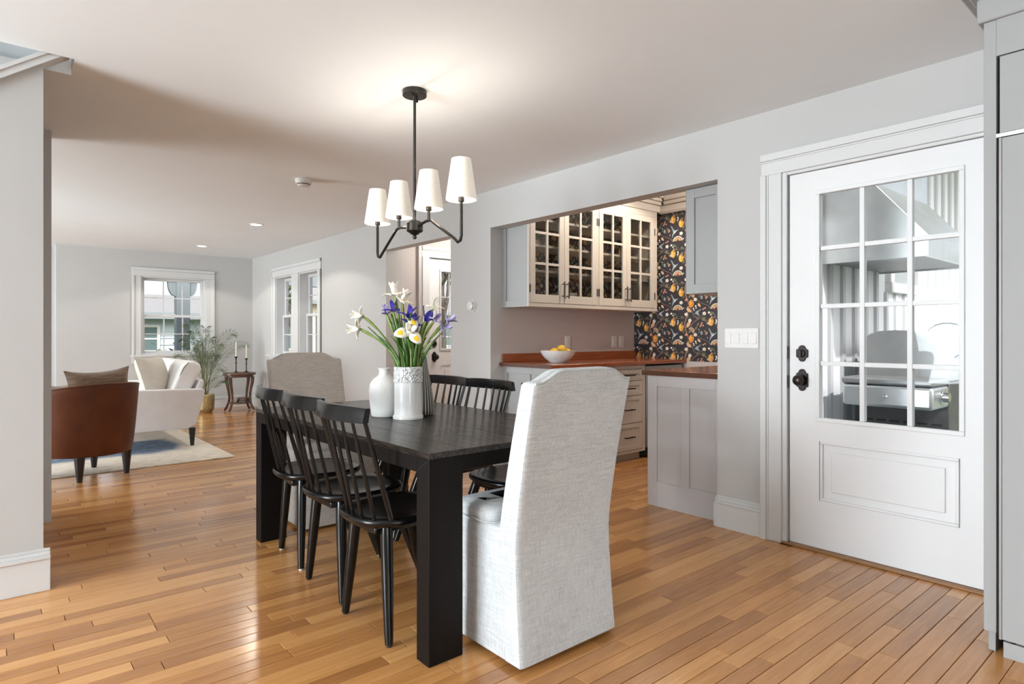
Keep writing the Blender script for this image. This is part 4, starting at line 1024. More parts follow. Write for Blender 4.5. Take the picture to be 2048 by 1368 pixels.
o.location = (1.555, 2.835, TT); tag(o, 'squat white matte bottle vase left of the embossed vase', 'vase')
o = build(MB().lathe([(.046, 0), (.053, .004), (.056, .02), (.053, .07), (.044, .13), (.033, .19), (.023, .25), (.016, .30), (.012, .30), (.012, .27), (.001, .26)], 40), 'striped_vase', M['stripe'], smooth=True, ang=60)
o.location = (1.735, 2.752, TT); tag(o, 'slender black and cream striped vase behind embossed vase', 'vase')

PW_, PY_, PV_, PP_, PB_ = lin(240, 236, 224), lin(232, 190, 40), lin(62, 48, 150), lin(178, 168, 205), lin(44, 40, 120)
def petal(mb, org, out, up, ln, wd, droop, c1, c2, blot=.35):
    out = Vector(out).normalized(); up = Vector(up); side = out.cross(up).normalized(); up = side.cross(out).normalized()
    nu, nv = 4, 6; base = Vector(org); V_ = []
    for j in range(nv+1):
        t = j/nv; wv = wd*math.sin(PI*min(1, .10+.86*t))**.75*(1 if t < .9 else .8)
        ctr = base+out*(ln*t*(1-.25*abs(droop)*t))+up*(ln*(.18*math.sin(PI*t*.6)-droop*t*t))
        for i in range(nu+1):
            s_ = i/nu*2-1; V_.append(tuple(ctr+side*(s_*wv/2)+up*(.12*wd*(s_*s_)*(1 if droop < 0 else -1))))
    o_ = len(mb.v); mb.v += V_
    for j in range(nv):
        for i in range(nu):
            mb.f.append(tuple(o_+q for q in (j*(nu+1)+i, j*(nu+1)+i+1, (j+1)*(nu+1)+i+1, (j+1)*(nu+1)+i)))
            mb.c.append(c2 if (i in (1, 2) and blot[0] <= (j+.5)/nv <= blot[1]) else c1)
def iris(label, head, ctrl, c1, c2, size=.06, ax=None, mouth=(0, 0), closed=False):
    mz = TT+.245
    p0 = Vector((VX+mouth[0], VY+mouth[1], TT+.05)); p1 = Vector((VX+mouth[0]*1.05, VY+mouth[1]*1.05, mz)); hd_ = Vector(head)
    if (p1.xy-Vector((VX, VY))).length > .05: p1.xy = Vector((VX, VY))+(p1.xy-Vector((VX, VY))).normalized()*.05
    P = bez(p1, p1+Vector((0, 0, .10))+Vector(ctrl)*.25, hd_-Vector(ctrl)*.9-Vector((0, 0, .03)), hd_, 10)
    t = thing('iris', label, 'flower', (p0.x, p0.y, p0.z), 0, 'irises in the embossed vase')
    tang = (Vector(P[-1])-Vector(P[-2])).normalized() if ax is None else Vector(ax).normalized()
    build(MB().tube([tuple(p0)]+P, [.0045]*2+[.0045]*6+[.006, .008, .0075, .005], 7), 'stem', M['stemgreen'], t, smooth=True, world=True)
    pm_ = MB(); a0 = rnd.uniform(0, 2*PI)
    ref = Vector((0, 0, 1)) if abs(tang.z) < .9 else Vector((1, 0, 0)); ex = tang.cross(ref).normalized(); ey = tang.cross(ex).normalized()
    if closed:
        for k in range(4):
            a = a0+k*PI/2; o_ = ex*math.cos(a)+ey*math.sin(a); petal(pm_, hd_, tang+o_*.35, o_, size*1.0, size*.5, -.1, c1, c2, (2, 3))
    else:
        for k in range(3):
            a = a0+k*2*PI/3; o_ = ex*math.cos(a)+ey*math.sin(a)
            petal(pm_, hd_, o_+tang*.42, tang, size*.95, size*.62, .42, c1, c2, (.5, .75))
            a += PI/3; o_ = ex*math.cos(a)+ey*math.sin(a)
            petal(pm_, hd_, tang+o_*.38, -o_, size*1.0, size*.42, .15, c1, c1, (2, 3))
    build(pm_, 'petals', M['petal'], t, smooth=True, world=True, recalc=False, colattr=True, solid=.0006, ang=80)
    # one blade leaf hugging the stem
    lf = MB(); Q = [Vector(q) for q in P[:8]]; sd = Vector((rnd.uniform(-1, 1), rnd.uniform(-1, 1), 0)).normalized(); V_ = []
    for j, q in enumerate(Q):
        wv = .009*(1-j/len(Q))**.6+.0008; off = sd*.008+sd*.004*j; s2 = Vector((CS, -SN, 0)); V_ += [tuple(q+off-s2*wv), tuple(q+off+s2*wv)]
    lf.add(V_, [(2*j, 2*j+1, 2*j+3, 2*j+2) for j in range(len(Q)-1)])
    build(lf, 'leaf', M['bladegreen'], t, smooth=True, world=True, recalc=False, solid=.001)
    return t
iris('white iris arching far left, the upper of two', (1.430, 2.828, 1.252), (-.05, .045, .01), PW_, PY_, 0.065, (-.75, .6, .15), (-.03, .02))
iris('white iris arching far left, the lower of two', (1.418, 2.838, 1.190), (-.05, .045, .00), PW_, PY_, 0.069, (-.8, .6, -.05), (-.04, .015))
iris('tallest white iris above the vase with yellow throat', (1.550, 2.718, 1.352), (-.01, .01, .05), PW_, PY_, 0.077, (-.15, .0, 1), (-.015, .01))
iris('second tall white iris beside the tallest one', (1.580, 2.70, 1.322), (.0, .0, .05), PW_, PY_, 0.075, (.25, -.35, .9), (0, -.01))
iris('single white iris at upper right of the vase', (1.696, 2.598, 1.290), (.03, -.03, .05), PW_, PY_, 0.065, (.12, -.12, 1), (.03, -.02))
iris('white iris facing the camera low in the bunch middle', (1.585, 2.635, 1.172), (-.01, -.02, .03), PW_, PY_, 0.088, (-.45, -.8, .25), (-.005, -.035))
iris('deep violet iris below the tall white ones', (1.538, 2.715, 1.275), (-.01, .0, .05), PV_, PB_, 0.062, (-.1, -.1, 1), (-.02, -.01))
iris('deep violet iris at the bunch centre', (1.590, 2.66, 1.245), (.0, -.01, .05), PV_, PB_, 0.069, (.2, -.3, .9), (.01, -.02))
iris('dark violet iris just above the low white one', (1.604, 2.65, 1.205), (.01, -.01, .04), PB_, PV_, 0.069, (.1, -.4, .8), (.015, -.03))
iris('half-open violet iris right of the bunch centre', (1.660, 2.610, 1.225), (.03, -.03, .05), PB_, PV_, 0.077, (.35, -.3, .85), (.03, -.03), True)
iris('pale lilac iris at the left of the violet ones', (1.518, 2.745, 1.262), (-.02, .02, .05), PP_, PY_, 0.056, (-.2, .1, 1), (-.03, .0))
iris('pale lilac iris at the far right tip', (1.742, 2.555, 1.225), (.05, -.05, .03), PP_, PV_, 0.060, (.75, -.6, .35), (.04, -.02))
iris('lilac iris at right leaning below the far right tip', (1.722, 2.572, 1.195), (.05, -.045, .03), PP_, PB_, 0.062, (.6, -.5, .2), (.045, -.03))
iris('pale lilac iris right of the half-open violet one', (1.690, 2.585, 1.225), (.04, -.04, .04), PP_, PW_, 0.060, (.4, -.3, .8), (.04, -.01))
R2 = random.Random(12)
for k in range(26):
    a = R2.uniform(0, 2*PI); r0 = R2.uniform(.0, .045); L_ = R2.uniform(.10, .30); lean = R2.uniform(.02, .12)
    p0 = Vector((VX+r0*math.cos(a), VY+r0*math.sin(a), TT+.06)); p1 = Vector((p0.x, p0.y, TT+.245)); tip = p1+Vector((math.cos(a)*lean, math.sin(a)*lean, L_))
    Q = [tuple(p0)]+bez(p1, p1+Vector((0, 0, L_*.4)), tip-Vector((math.cos(a)*lean*.5, math.sin(a)*lean*.5, L_*.3)), tip, 7)
    V_ = []; s2 = Vector((math.cos(a+1.6+R2.uniform(-.6, .6)), math.sin(a+1.6), 0)).normalized()
    for j, q in enumerate(Q):
        wv = .009*(1-(j/len(Q))**2)+.0006; V_ += [tuple(Vector(q)-s2*wv-p0), tuple(Vector(q)-p0), tuple(Vector(q)+s2*wv-p0)]
    mb = MB().add([(x, yv+(.002 if i % 3 == 1 else 0), z) for i, (x, yv, z) in enumerate(V_)], [(3*j+i, 3*j+i+1, 3*j+i+4, 3*j+i+3) for j in range(len(Q)-1) for i in (0, 1)])
    o = build(mb, 'iris_leaf', M['bladegreen'], smooth=True, recalc=False, solid=.001); o.location = p0
    tag(o, 'slim green iris leaf blade standing among the stems', 'leaf', 'loose iris leaves in the embossed vase')

# ------------------------------------------------------------------ living room
rg = build(MB().box(-1.43, 1.43, -1.15, 1.15, 0, .009), 'area_rug', M['rug'], bev=.002); rg.location = (.40, 7.37, .0005)
tag(rg, 'distressed cream rug with a blue field under the sofa', 'rug')
def pillow_mesh(w_, h_, t_, n=14, pinch=.12):
    mb = MB(); 
    for sgn in (1, -1):
        V_ = []
        for j in range(n+1):
            for i in range(n+1):
                u, v = i/n*2-1, j/n*2-1
                e = (1-u**4)*(1-v**4); pu = 1-pinch*(1-v*v)*.5; pv = 1-pinch*(1-u*u)
                V_.append((u*w_/2*pu, sgn*t_/2*max(0, e)**.55, v*h_/2*pv))
        mb.add(V_, [(j*(n+1)+i, j*(n+1)+i+1, (j+1)*(n+1)+i+1, (j+1)*(n+1)+i) for j in range(n) for i in range(n)])
    return mb
# sofa: long axis along y, seen from its arm end; back towards +x
so = thing('sofa', 'white upholstered sofa with dark tapered legs on the rug', 'sofa', (1.35, 8.0, .0105))
Zr = .0105
def sofa_arm(y0, y1, flip):
    # outline in x,z, flared at the back; slightly thicker at top
    P = [(1.615, .190), (1.70, .235), (1.775, .545), (1.778, .585), (1.765, .597), (.97, .615), (.955, .60), (.955, .19)]
    P0 = [(x, y0, z) for x, z in P]; P1 = [(x, y1, z) for x, z in P]
    L = [[(x, y0+(.02 if not flip else 0)-(.02*(z > .5) if not flip else 0), z) for x, z in P], [(x, y1, z) for x, z in P]]
    return MB().loops(L)
build(sofa_arm(7.085, 7.20, 0), 'arm', M['sofaarm'], so, world=True, bev=.022, seg=3); build(sofa_arm(8.85, 8.965, 1), 'arm', M['sofaarm'], so, world=True, bev=.022, seg=3)
build(MB().box(.955, 1.66, 7.20, 8.85, .19, .33), 'base', M['sofaarm'], so, world=True, bev=.01)
bkP = [(1.60, .33), (1.66, .2), (1.72, .25), (1.80, .66), (1.795, .69), (1.755, .69)]
build(MB().prism(bkP, 'Y', 7.20, 8.85), 'back', M['sofaarm'], so, world=True, bev=.015, seg=3)
for y0, y1 in ((7.205, 8.02), (8.03, 8.845)):
    build(MB().box(.93, 1.61, y0, y1, .335, .47), 'seat_cushion', M['whitesofa'], so, world=True, bev=.04, seg=4)
    cu = MB().loops([[(x, yv, z) for x, z in ((1.44, .475), (1.62, .475), (1.775, .80), (1.76, .86), (1.70, .888), (1.62, .875), (1.585, .83))] for yv in (y0, y1)])
    cu_ = build(cu, 'back_cushion', M['whitesofa'], so, world=True, bev=.03, seg=4)
    build(MB().tube([(1.47, y0+.03, .50), (1.60, y0-.002, .82), (1.65, y0+.0, .874)], .004, 6), 'piping', M['piping'], cu_, world=True)
for x, yv in ((1.665, 7.135), (1.05, 7.135), (1.665, 8.9), (1.05, 8.9)):
    build(MB().loops([[(x+dx*r, yv+dy*r, z) for dx, dy in ((-1, -1), (1, -1), (1, 1), (-1, 1))] for r, z in ((.0155, Zr), (.028, .195))]), 'leg', M['darkleg'], so, world=True, bev=.002)
p = build(pillow_mesh(.54, .50, .16), 'throw_pillow', M['pillowbeige'], smooth=True, recalc=True, ang=80); p.location = (1.385, 7.50, .705); p.rotation_euler = (-.30, 0, .95); tag(p, 'beige linen pillow leaning at the near end of white sofa', 'pillow')
p = build(pillow_mesh(.34, .32, .11), 'throw_pillow', M['pillowpale'], smooth=True, ang=80); p.location = (.475, 6.37, .60); p.rotation_euler = (-.25, .1, .9); tag(p, 'pale grey pillow in the armchair left of the brown pillow', 'pillow')
# barrel armchair
ac = thing('barrel_armchair', 'brown leather barrel armchair seen from behind with dark legs', 'armchair', (.665, 6.185, .0105), math.radians(25.5))
AR = 0.0
def shell():
    mb = MB(); na = 40; L = []
    A0, A1 = math.radians(-90-122), math.radians(-90+122)
    def ring(a):
        k = (a+PI/2)/math.radians(122); top = .765-.13*abs(k)**2.2; zb = .185
        ax, ay = .372, .385
        c, s_ = math.cos(a), math.sin(a); pts = []
        for r, z in ((.86, zb), (.885, zb+.02), (.94, zb+.22), (1.0, top-.05), (1.005, top-.012), (.985, top), (.90, top+.002), (.87, top-.02), (.85, top-.09), (.78, .36), (.76, zb)):
            pts.append((c*ax*r, s_*ay*r+.04, z))
        return pts
    for i in range(na+1): L.append(ring(A0+(A1-A0)*i/na))
    n = len(L[0])
    return mb.loops(L, True, True)
build(shell(), 'barrel_shell', M['leather'], ac, smooth=True, ang=60)
sv = []
for i in range(25):
    a = math.radians(-90-118+236*i/24); k = (a+PI/2)/math.radians(122); top = .765-.13*abs(k)**2.2
    sv.append((math.cos(a)*.372*1.006, math.sin(a)*.385*1.006+.04, top-.008))
build(MB().tube(sv, .004, 6), 'piping', M['leather'], ac, smooth=True)
build(MB().lathe([(.27, .19), (.28, .21), (.28, .27)], 24, (0, .06, 0)), 'seat_base', M['leather'], ac, smooth=True)
build(MB().lathe([(.24, .27), (.27, .285), (.275, .36), (.25, .385), (.001, .395)], 28, (0, .07, 0)), 'seat_cushion', M['leather'], ac, smooth=True, ang=60)
for sx in (-1, 1):
    for yv in (-.19, .24): build(MB().loops([[(sx*.19+math.cos(2*PI*i/10)*r+sx*(0.0), yv+math.sin(2*PI*i/10)*r, z) for i in range(10)] for r, z in ((.019, -.0 if yv > 0 else -.010), (.040, .19))]), 'leg', M['darkleg'], ac, smooth=True)
p = build(pillow_mesh(.50, .36, .15, pinch=.2), 'brown_pillow', M['brownpillow'], smooth=True, ang=80); p.location = (.755, 6.33, .70); p.rotation_euler = (-.10, -.05, math.radians(14)); tag(p, 'crinkled brown pillow standing in the leather armchair', 'pillow')

# palm in gold pot
pp = thing('potted_palm', 'feathery green palm in a hammered gold pot by the window', 'plant', (2.545, 10.12, 0))
NP = 48; L = []
for z, r in ((0, .088), (.012, .092), (.045, .115), (.06, .118), (.15, .124), (.24, .126), (.275, .124), (.28, .120), (.275, .115), (.24, .112)):
    L.append([(r*math.cos(2*PI*i/NP), r*math.sin(2*PI*i/NP), z) for i in range(NP)])
pot = build(MB().loops(L, True, True), 'pot', M['gold'], pp, smooth=True, ang=50)
dm = MB()
for j in range(11):
    for i in range(34):
        a = 2*PI*(i+.5*(j % 2))/34; z = .07+j*.0178; r = .1185+.007*(z-.06)/.2
        if math.sin(a+YAW) > .35: continue
        e = Vector((math.cos(a), math.sin(a), 0)); sd = Vector((-math.sin(a), math.cos(a), 0)); c_ = e*r+Vector((0, 0, z))
        dm.add([tuple(c_+sd*.008), tuple(c_+Vector((0, 0, .007))), tuple(c_-sd*.008), tuple(c_-Vector((0, 0, .007))), tuple(c_+e*.004)], [(0, 1, 4), (1, 2, 4), (2, 3, 4), (3, 0, 4)])
d_ = build(dm, 'hammered_dimples', M['gold'], pot, recalc=False); d_['kind'] = 'stuff'
build(MB().lathe([(.001, .236), (.112, .236)], 24, cap0=False, cap1=False), 'soil', M['soil'], pot)
def frond(tip, sag, n=26, seed=0, wl=.13):
    R = random.Random(seed); mb = MB(); t0 = Vector((R.uniform(-.03, .03), R.uniform(-.03, .03), .236)); tp = Vector(tip)
    P = [Vector(q) for q in bez(t0, t0+Vector((tp.x*.12, tp.y*.12, (tp.z-.236)*.55)), tp+Vector((-tp.x*.45, -tp.y*.45, sag)), tp, 16)]
    nrm = Vector((-.25+R.uniform(-.5, .5), -1, R.uniform(-.1, .7)))
    st = MB().tube([tuple(q) for q in P], [.004*(1-.8*i/16)+.0008 for i in range(17)], 5)
    for i in range(n):
        u = .30+.70*i/(n-1); k = u*16; a = P[min(int(k), 15)]; b = P[min(int(k)+1, 16)]; c_ = a+(b-a)*(k-int(k)); tg = (b-a).normalized() if (b-a).length > 0 else Vector((0, 0, 1))
        sd = tg.cross(nrm); sd = sd.normalized() if sd.length > .01 else Vector((1, 0, 0))
        ln = wl*(math.sin(PI*min(1, .25+.72*(u-.3)/.7))**.7)*R.uniform(.85, 1.1)
        for s_ in (-1, 1):
            d = (tg*.75+sd*s_*.7+Vector((0, 0, R.uniform(-.10, .12)))).normalized(); e = c_+d*ln+Vector((0, 0, -.18*ln)); m_ = c_+d*ln*.5; wv = d.cross(Vector((0, 0, 1))); wv = sd.cross(nrm).normalized()*.002+tg*.0048
            mb.add([tuple(c_), tuple(m_+wv), tuple(e), tuple(m_-wv)], [(0, 1, 2, 3)])
    return st, mb
for k, (tip, sag) in enumerate((((.45, -.05, 1.155), .22), ((.62, -.08, 1.00), .16), ((-.40, -.12, 1.09), .20), ((-.30, -.02, 1.29), .22), ((-.02, -.10, 1.20), .30), ((.10, .05, 1.05), .3), ((-.18, -.15, .92), .25), ((.33, -.15, .42), .22), ((.24, -.20, .60), .25), ((-.42, .10, .85), .2), ((.02, -.25, .82), .25), ((-.15, .15, 1.12), .25), ((.16, -.05, .80), .25), ((-.25, -.10, 1.20), .2), ((-.10, -.12, 1.0), .3), ((.20, -.12, .95), .3), ((-.33, -.05, 1.0), .2))):
    st, lv = frond(tip, sag, 44, k, .155)
    s1 = build(st, 'frond', M['palmstem'], pp, smooth=True); lf = build(lv, 'leaflets', M['palmleaf'], s1, recalc=False); lf['kind'] = 'stuff'

# carved side table
SX, SY = 3.005, 10.02
st = thing('side_table', 'small carved walnut side table in the far corner', 'side table', (SX, SY, 0))
def oval(rx, ry, z, n=32, sc_=0.0): return [(rx*(1+sc_*math.cos(8*2*PI*i/n))*math.cos(2*PI*i/n), ry*(1+sc_*math.cos(8*2*PI*i/n))*math.sin(2*PI*i/n), z) for i in range(n)]
build(MB().loops([oval(.225, .17, .548, 48, .01), oval(.238, .18, .556, 48, .01), oval(.240, .182, .572, 48, .01), oval(.232, .175, .590, 48, .01), oval(.215, .16, .594, 48, .01)]), 'top', M['tablebrown'], st, smooth=True)
build(MB().loops([oval(.20, .15, .52, 32), oval(.20, .15, .5485, 32)]), 'apron', M['tablebrown'], st, smooth=True)
build(MB().loops([oval(.165, .13, .118, 32), oval(.17, .135, .130, 32), oval(.165, .13, .140, 32)]), 'lower_shelf', M['tablebrown'], st, smooth=True)
for sx, sy in ((-1, -1), (1, -1), (-1, 1), (1, 1)):
    P = [(sx*.165, sy*.10, .53), (sx*.16, sy*.098, .45), (sx*.135, sy*.085, .30), (sx*.125, sy*.08, .20), (sx*.135, sy*.085, .13), (sx*.16, sy*.10, .06), (sx*.178, sy*.112, .025), (sx*.188, sy*.12, .013)]
    build(MB().tube(P, [.026, .025, .019, .017, .019, .018, .018, .013], 8), 'leg', M['tablebrown'], st, smooth=True)
def candlestick(x, yv, h, ch_, la, lb2):
    o = build(MB().lathe([(.034, 0), (.036, .004), (.030, .010), (.010, .016), (.007, .05), (.007, h*.55), (.013, h*.60), (.007, h*.66), (.007, h*.78), (.011, h*.82), (.007, h*.86), (.022, h*.97), (.024, h), (.012, h), (.012, h-.02), (.001, h-.02)], 18), 'candlestick', M['blackmetal'], smooth=True)
    o.location = (x, yv, .5945); tag(o, la, 'candlestick', 'black candlesticks on the side table')
    o = build(MB().lathe([(.0105, 0), (.0095, ch_*.9), (.004, ch_), (.001, ch_+.004)], 14), 'candle', M['wax'], smooth=True); o.location = (x, yv, .5945+h-.0195); tag(o, lb2, 'candle', 'white taper candles')
candlestick(2.945, 9.99, .245, .245, 'taller black candlestick at the left on the side table', 'white taper candle in the left, taller holder')
candlestick(3.10, 10.0, .215, .225, 'shorter black candlestick at the right on the side table', 'white taper candle in the right, shorter holder')
bd = MB()
for k in range(14):
    a = 2*PI*k/14; r = .006; c_ = (.034*math.cos(a), .022*math.sin(a), r)
    bd.lathe([(.001, -r), (r*.8, -r*.6), (r, 0), (r*.8, r*.6), (.001, r)], 8, c_)
o = build(bd, 'bead_string', M['brass'], smooth=True); o.location = (3.02, 9.965, .5945); tag(o, 'little string of brass beads between the candlesticks', 'beads'); o['kind'] = 'stuff'
for k, (w_, d_, hh, mm, nm) in enumerate(((.19, .13, .022, 'book1', 'black book at the bottom of the pile on lower shelf'), (.18, .125, .024, 'book1', 'black book in the middle of the pile on lower shelf'), (.17, .12, .018, 'book2', 'brown book on top of the pile on lower shelf'))):
    z0 = (.1405, .1640, .1895)[k]
    t = thing('book', nm, 'book', (SX+.02, SY-.03, z0), .1*k, 'books on the side table shelf')
    build(MB().box(-w_/2, w_/2, -d_/2, d_/2, 0, .0025).box(-w_/2, w_/2, -d_/2, d_/2, hh-.0025, hh).box(-w_/2, w_/2, -d_/2, -d_/2+.003, .0025, hh-.0025), 'cover', M[mm], t)
    build(MB().box(-w_/2+.004, w_/2-.004, -d_/2+.003, d_/2-.004, .0025, hh-.0025), 'pages', M['pages'], t)
    build(MB().box(-w_*.3, w_*.2, -d_/2-.0006, -d_/2, hh*.35, hh*.65), 'spine_print', M['pages'], t)

# ------------------------------------------------------------------ outdoors
struct('ground', MB().box(-60, 80, -40, 90, -.75, -.6), M['lawn'], 'lawn outside the windows', 'ground')
pf_ = MB().box(3.65, 8.0, 6.45, 12.7, -.16, -.05).box(-3, 3.65, 11.2, 12.7, -.16, -.05).box(3.65, 8.0, -2, 1.84, -.16, -.05)
struct('porch_floor', pf_, M['porch'], 'grey porch floor outside the windows', 'porch')
struct('porch_roof_shade', MB().box(3.53, 8.6, .75, 1.898, 3.05, 3.15), M['batten'], 'white back porch ceiling outside the door, added for shade', 'porch')  # roof added to shade the wall, kept short so sun reaches lower boards
pr_ = MB().box(-3, 8, 12.30, 12.5, 2.16, 2.56).box(-3, 8, 12.24, 12.56, 2.56, 2.62)
struct('porch_beam', pr_, M['porch'], 'grey green porch beam outside the windows', 'porch')
for cx_, lb_ in ((2.73, 'grey porch column with curved brackets outside the far window'), (6.6, 'grey porch column outside beyond the window pair')):
    t = thing('porch_column', lb_, 'column', (cx_, 12.4, -.05)); build(MB().box(-.11, .11, -.1, .1, 0, 2.209), 'shaft', M['porch'], t, bev=.006)
    for s_ in (-1, 1):
        P = [(s_*.11, 2.208), (s_*.11, 1.90), (s_*.125, 1.92)]+[(s_*(.125+.11*math.sin(PI/2*k/6)), 1.92+.22*(1-math.cos(PI/2*k/6))) for k in range(1, 7)]+[(s_*.25, 2.208)]
        build(MB().prism(P, 'Y', -.045, .045), 'bracket', M['porch'], t)
def house(name, label, loc, rz, wd, dp, hw_, roof, m, win):
    t = thing(name, label, 'house', loc, rz)
    build(MB().box(-wd/2, wd/2, 0, dp, 0, hw_), 'wall', m, t)
    for k in range(int(hw_/.19)): build(MB().box(-wd/2-.02, wd/2+.02, -.025, -.001, k*.19+.17, k*.19+.19), 'clapboard', m, t)
    build(MB().prism([(-.45, hw_-.05), (dp/2, hw_+roof), (dp+.45, hw_-.05), (dp+.45, hw_-.20), (-.45, hw_-.20)], 'X', -wd/2-.35, wd/2+.35), 'roof', M['roof_grey'], t)
    build(MB().box(-wd/2-.36, wd/2+.36, -.50, -.40, hw_-.22, hw_-.04), 'gutter', M['porch'], t)
    for x0, x1, z0, z1 in win:
        f_ = build(MB().box(x0-.07, x1+.07, -.06, -.002, z0-.07, z0).box(x0-.07, x1+.07, -.06, -.002, z1, z1+.07).box(x0-.07, x0, -.06, -.002, z0, z1).box(x1, x1+.07, -.06, -.002, z0, z1), 'window', M['trim'], t)
        build(MB().box(x0, x1, -.04, -.03, z0, z1), 'pane', mat('house_window_glass', (.12, .17, .17), .08), f_)
        build(MB().box(x0, x1, -.055, -.041, (z0+z1)/2-.02, (z0+z1)/2+.02), 'meeting_rail', M['trim'], f_)
    return t
house('neighbour_house', 'pale blue clapboard house with low roof outside the far window', (2.0, 20.0, -.6), 0, 7.2, 7, 2.45, .68, M['siding_white'], ((.75, 1.75, 1.35, 2.0), (-2, -.8, 1.2, 2.0)))
house('neighbour_house', 'cream clapboard house outside the window pair', (12.0, 27.0, -.6), -.35, 5.5, 8, 3.4, 2.2, M['siding_cream'], ((-2.4, -1.6, 1.2, 2.4), (.2, 1.0, 1.2, 2.4)))
house('neighbour_house', 'pale blue house seen through the front door glass', (23.5, 30.0, -.6), -.5, 9, 8, 3.2, 2.0, M['siding_white'], ((-3.2, -2.2, 1.2, 2.2), (1.2, 2.2, 1.2, 2.2)))
def tree(label, x, yv, h, seed, crown, m, cat='tree', name='garden_tree'):
    R = random.Random(seed); t = thing(name, label, cat, (x, yv, -.6)); tr_ = MB(); lf = MB()
    def branch(p, d, L, r, lev):
        e = p+d*L; tr_.tube([tuple(p), tuple(p+d*L*.5+Vector((R.uniform(-.05, .05), R.uniform(-.05, .05), 0))*L), tuple(e)], [r, r*.8, r*.55], 5)
        if lev == 0 or r < .012:
            for _ in range(crown):
                c_ = e+Vector((R.gauss(0, .3), R.gauss(0, .3), R.gauss(0, .25)))*L*.8; a = Vector((R.uniform(-1, 1), R.uniform(-1, 1), R.uniform(-1, 1))).normalized()*.09; b = a.cross(Vector((R.uniform(-1, 1), R.uniform(-1, 1), 1))).normalized()*.05
                lf.add([tuple(c_-a), tuple(c_+b), tuple(c_+a), tuple(c_-b)], [(0, 1, 2, 3)])
            return
        for _ in range(3):
            dd = (d+Vector((R.uniform(-1, 1), R.uniform(-1, 1), R.uniform(-.25, .6)))*.75).normalized(); branch(p+d*L*R.uniform(.55, 1), dd, L*R.uniform(.55, .75), r*.58, lev-1)
    if cat == 'tree': branch(Vector((0, 0, 0)), Vector((0, 0, 1)), h*.4, h*.022, 4)
    else:
        for _ in range(9): branch(Vector((R.uniform(-.3, .3), R.uniform(-.3, .3), 0)), Vector((R.uniform(-.5, .5), R.uniform(-.5, .5), 1)).normalized(), h*.45, .014, 2)
    build(tr_, 'trunk', M['bark'], t, smooth=True, recalc=False)
    if lf.v: q = build(lf, 'foliage', m, t, recalc=False); q['kind'] = 'stuff'
tree('bare branching tree behind the left of pale blue house', 4.3, 30.5, 10, 1, 3, M['leaf_out'])
tree('bare tree behind the right of pale blue house', 7.0, 33, 10, 11, 4, M['leaf_out'])
tree('leafy spring tree right of the porch column', 7.6, 26, 6, 2, 14, M['leaf_out'])
tree('green tree outside the left of the window pair', 8.2, 21.0, 6, 3, 16, M['leaf_out'])
tree('green tree behind the cream house gable', 11.5, 39, 9, 4, 16, M['leaf_out'])
tree('bare tree outside the front door glass', 12.5, 18.5, 7, 5, 4, M['leaf_out'])
tree('twiggy shrub outside below the far window', 3.05, 14.6, 1.9, 6, 10, M['hedge'], 'shrub', 'garden_shrub')
tree('dense hedge shrub outside the left of the window pair', 5.2, 14.2, 1.4, 7, 40, M['hedge'], 'shrub', 'garden_shrub')
tree('green hedge shrub outside the right of the window pair', 7.0, 15.8, 1.5, 8, 45, M['leaf_out'], 'shrub', 'garden_shrub')
tree('hedge shrub outside the front door glass', 8.6, 12.6, 1.5, 9, 40, M['leaf_out'], 'shrub', 'garden_shrub')

# board and batten wall beside the glazed door, grill and hood on the back porch
EW = 1.858
bw_ = struct('wall_exterior', MB().box(T+.002, 8.6, EW, 1.899, -.1, 3.045), M['batten'], 'white board and batten outside wall seen through the door', 'wall')
for k in range(26):
    x = 3.62+k*.2055
    if abs(x-5.85) < .40: zz = ((-.1, 1.50), (2.35, 3.04))
    else: zz = ((-.1, 3.04),)
    for z0, z1 in zz: build(MB().box(x-.022, x+.022, EW-.022, EW, z0, z1), 'batten', M['battenstrip'], bw_)
t = thing('window_4', 'small white window in the board and batten wall outside', 'window', (5.85, EW, 1.5), kind='structure')
build(MB().box(5.48, 6.22, EW-.05, EW, 1.50, 1.58).box(5.48, 5.57, EW-.04, EW, 1.58, 2.30).box(6.13, 6.22, EW-.04, EW, 1.58, 2.30).box(5.48, 6.22, EW-.04, EW, 2.30, 2.38), 'frame', M['trim'], t, world=True, bev=.004)
build(MB().box(5.57, 6.13, EW-.012, EW-.006, 1.58, 2.30), 'pane', mat('outside_window_glass', (.30, .33, .34), .1), t, world=True)
hd_ = thing('range_hood', 'large stainless hood above the grill outside the door', 'hood', (4.8, EW, 1.62))
HX0, HX1 = 4.30, 5.35
prof = [(EW-.001, 1.66), (1.224, 1.66), (1.224, 1.756), (1.53, 2.13), (1.53, 3.045), (EW-.001, 3.045)]
hb = MB(); n = len(prof)
hb.add([(HX0, yv, z) for yv, z in prof]+[(HX1, yv, z) for yv, z in prof], [tuple(range(n)), tuple(range(n, 2*n))]+[(i, (i+1) % n, n+(i+1) % n, n+i) for i in range(1, n)])
build(hb, 'canopy', M['steel'], hd_, world=True, bev=.003)
build(MB().box(HX0, HX0+.03, 1.224, EW-.001, 1.635, 1.66).box(HX1-.03, HX1, 1.224, EW-.001, 1.635, 1.66).box(HX0+.03, HX1-.03, 1.224, 1.254, 1.635, 1.66), 'rim', M['steel'], hd_, world=True)
for k in range(22): build(MB().box(HX0+.05+k*.045, HX0+.08+k*.045, 1.27, EW-.02, 1.646, 1.659), 'baffle', M['steeldark'], hd_, world=True)
gr = thing('gas_grill', 'stainless grill with rounded lid on the porch outside the door', 'grill', (4.9, 1.45, -.05))
build(MB().box(4.62, 5.45, 1.20, 1.72, .42, .86), 'firebox', M['steelwarm'], gr, world=True, bev=.01)
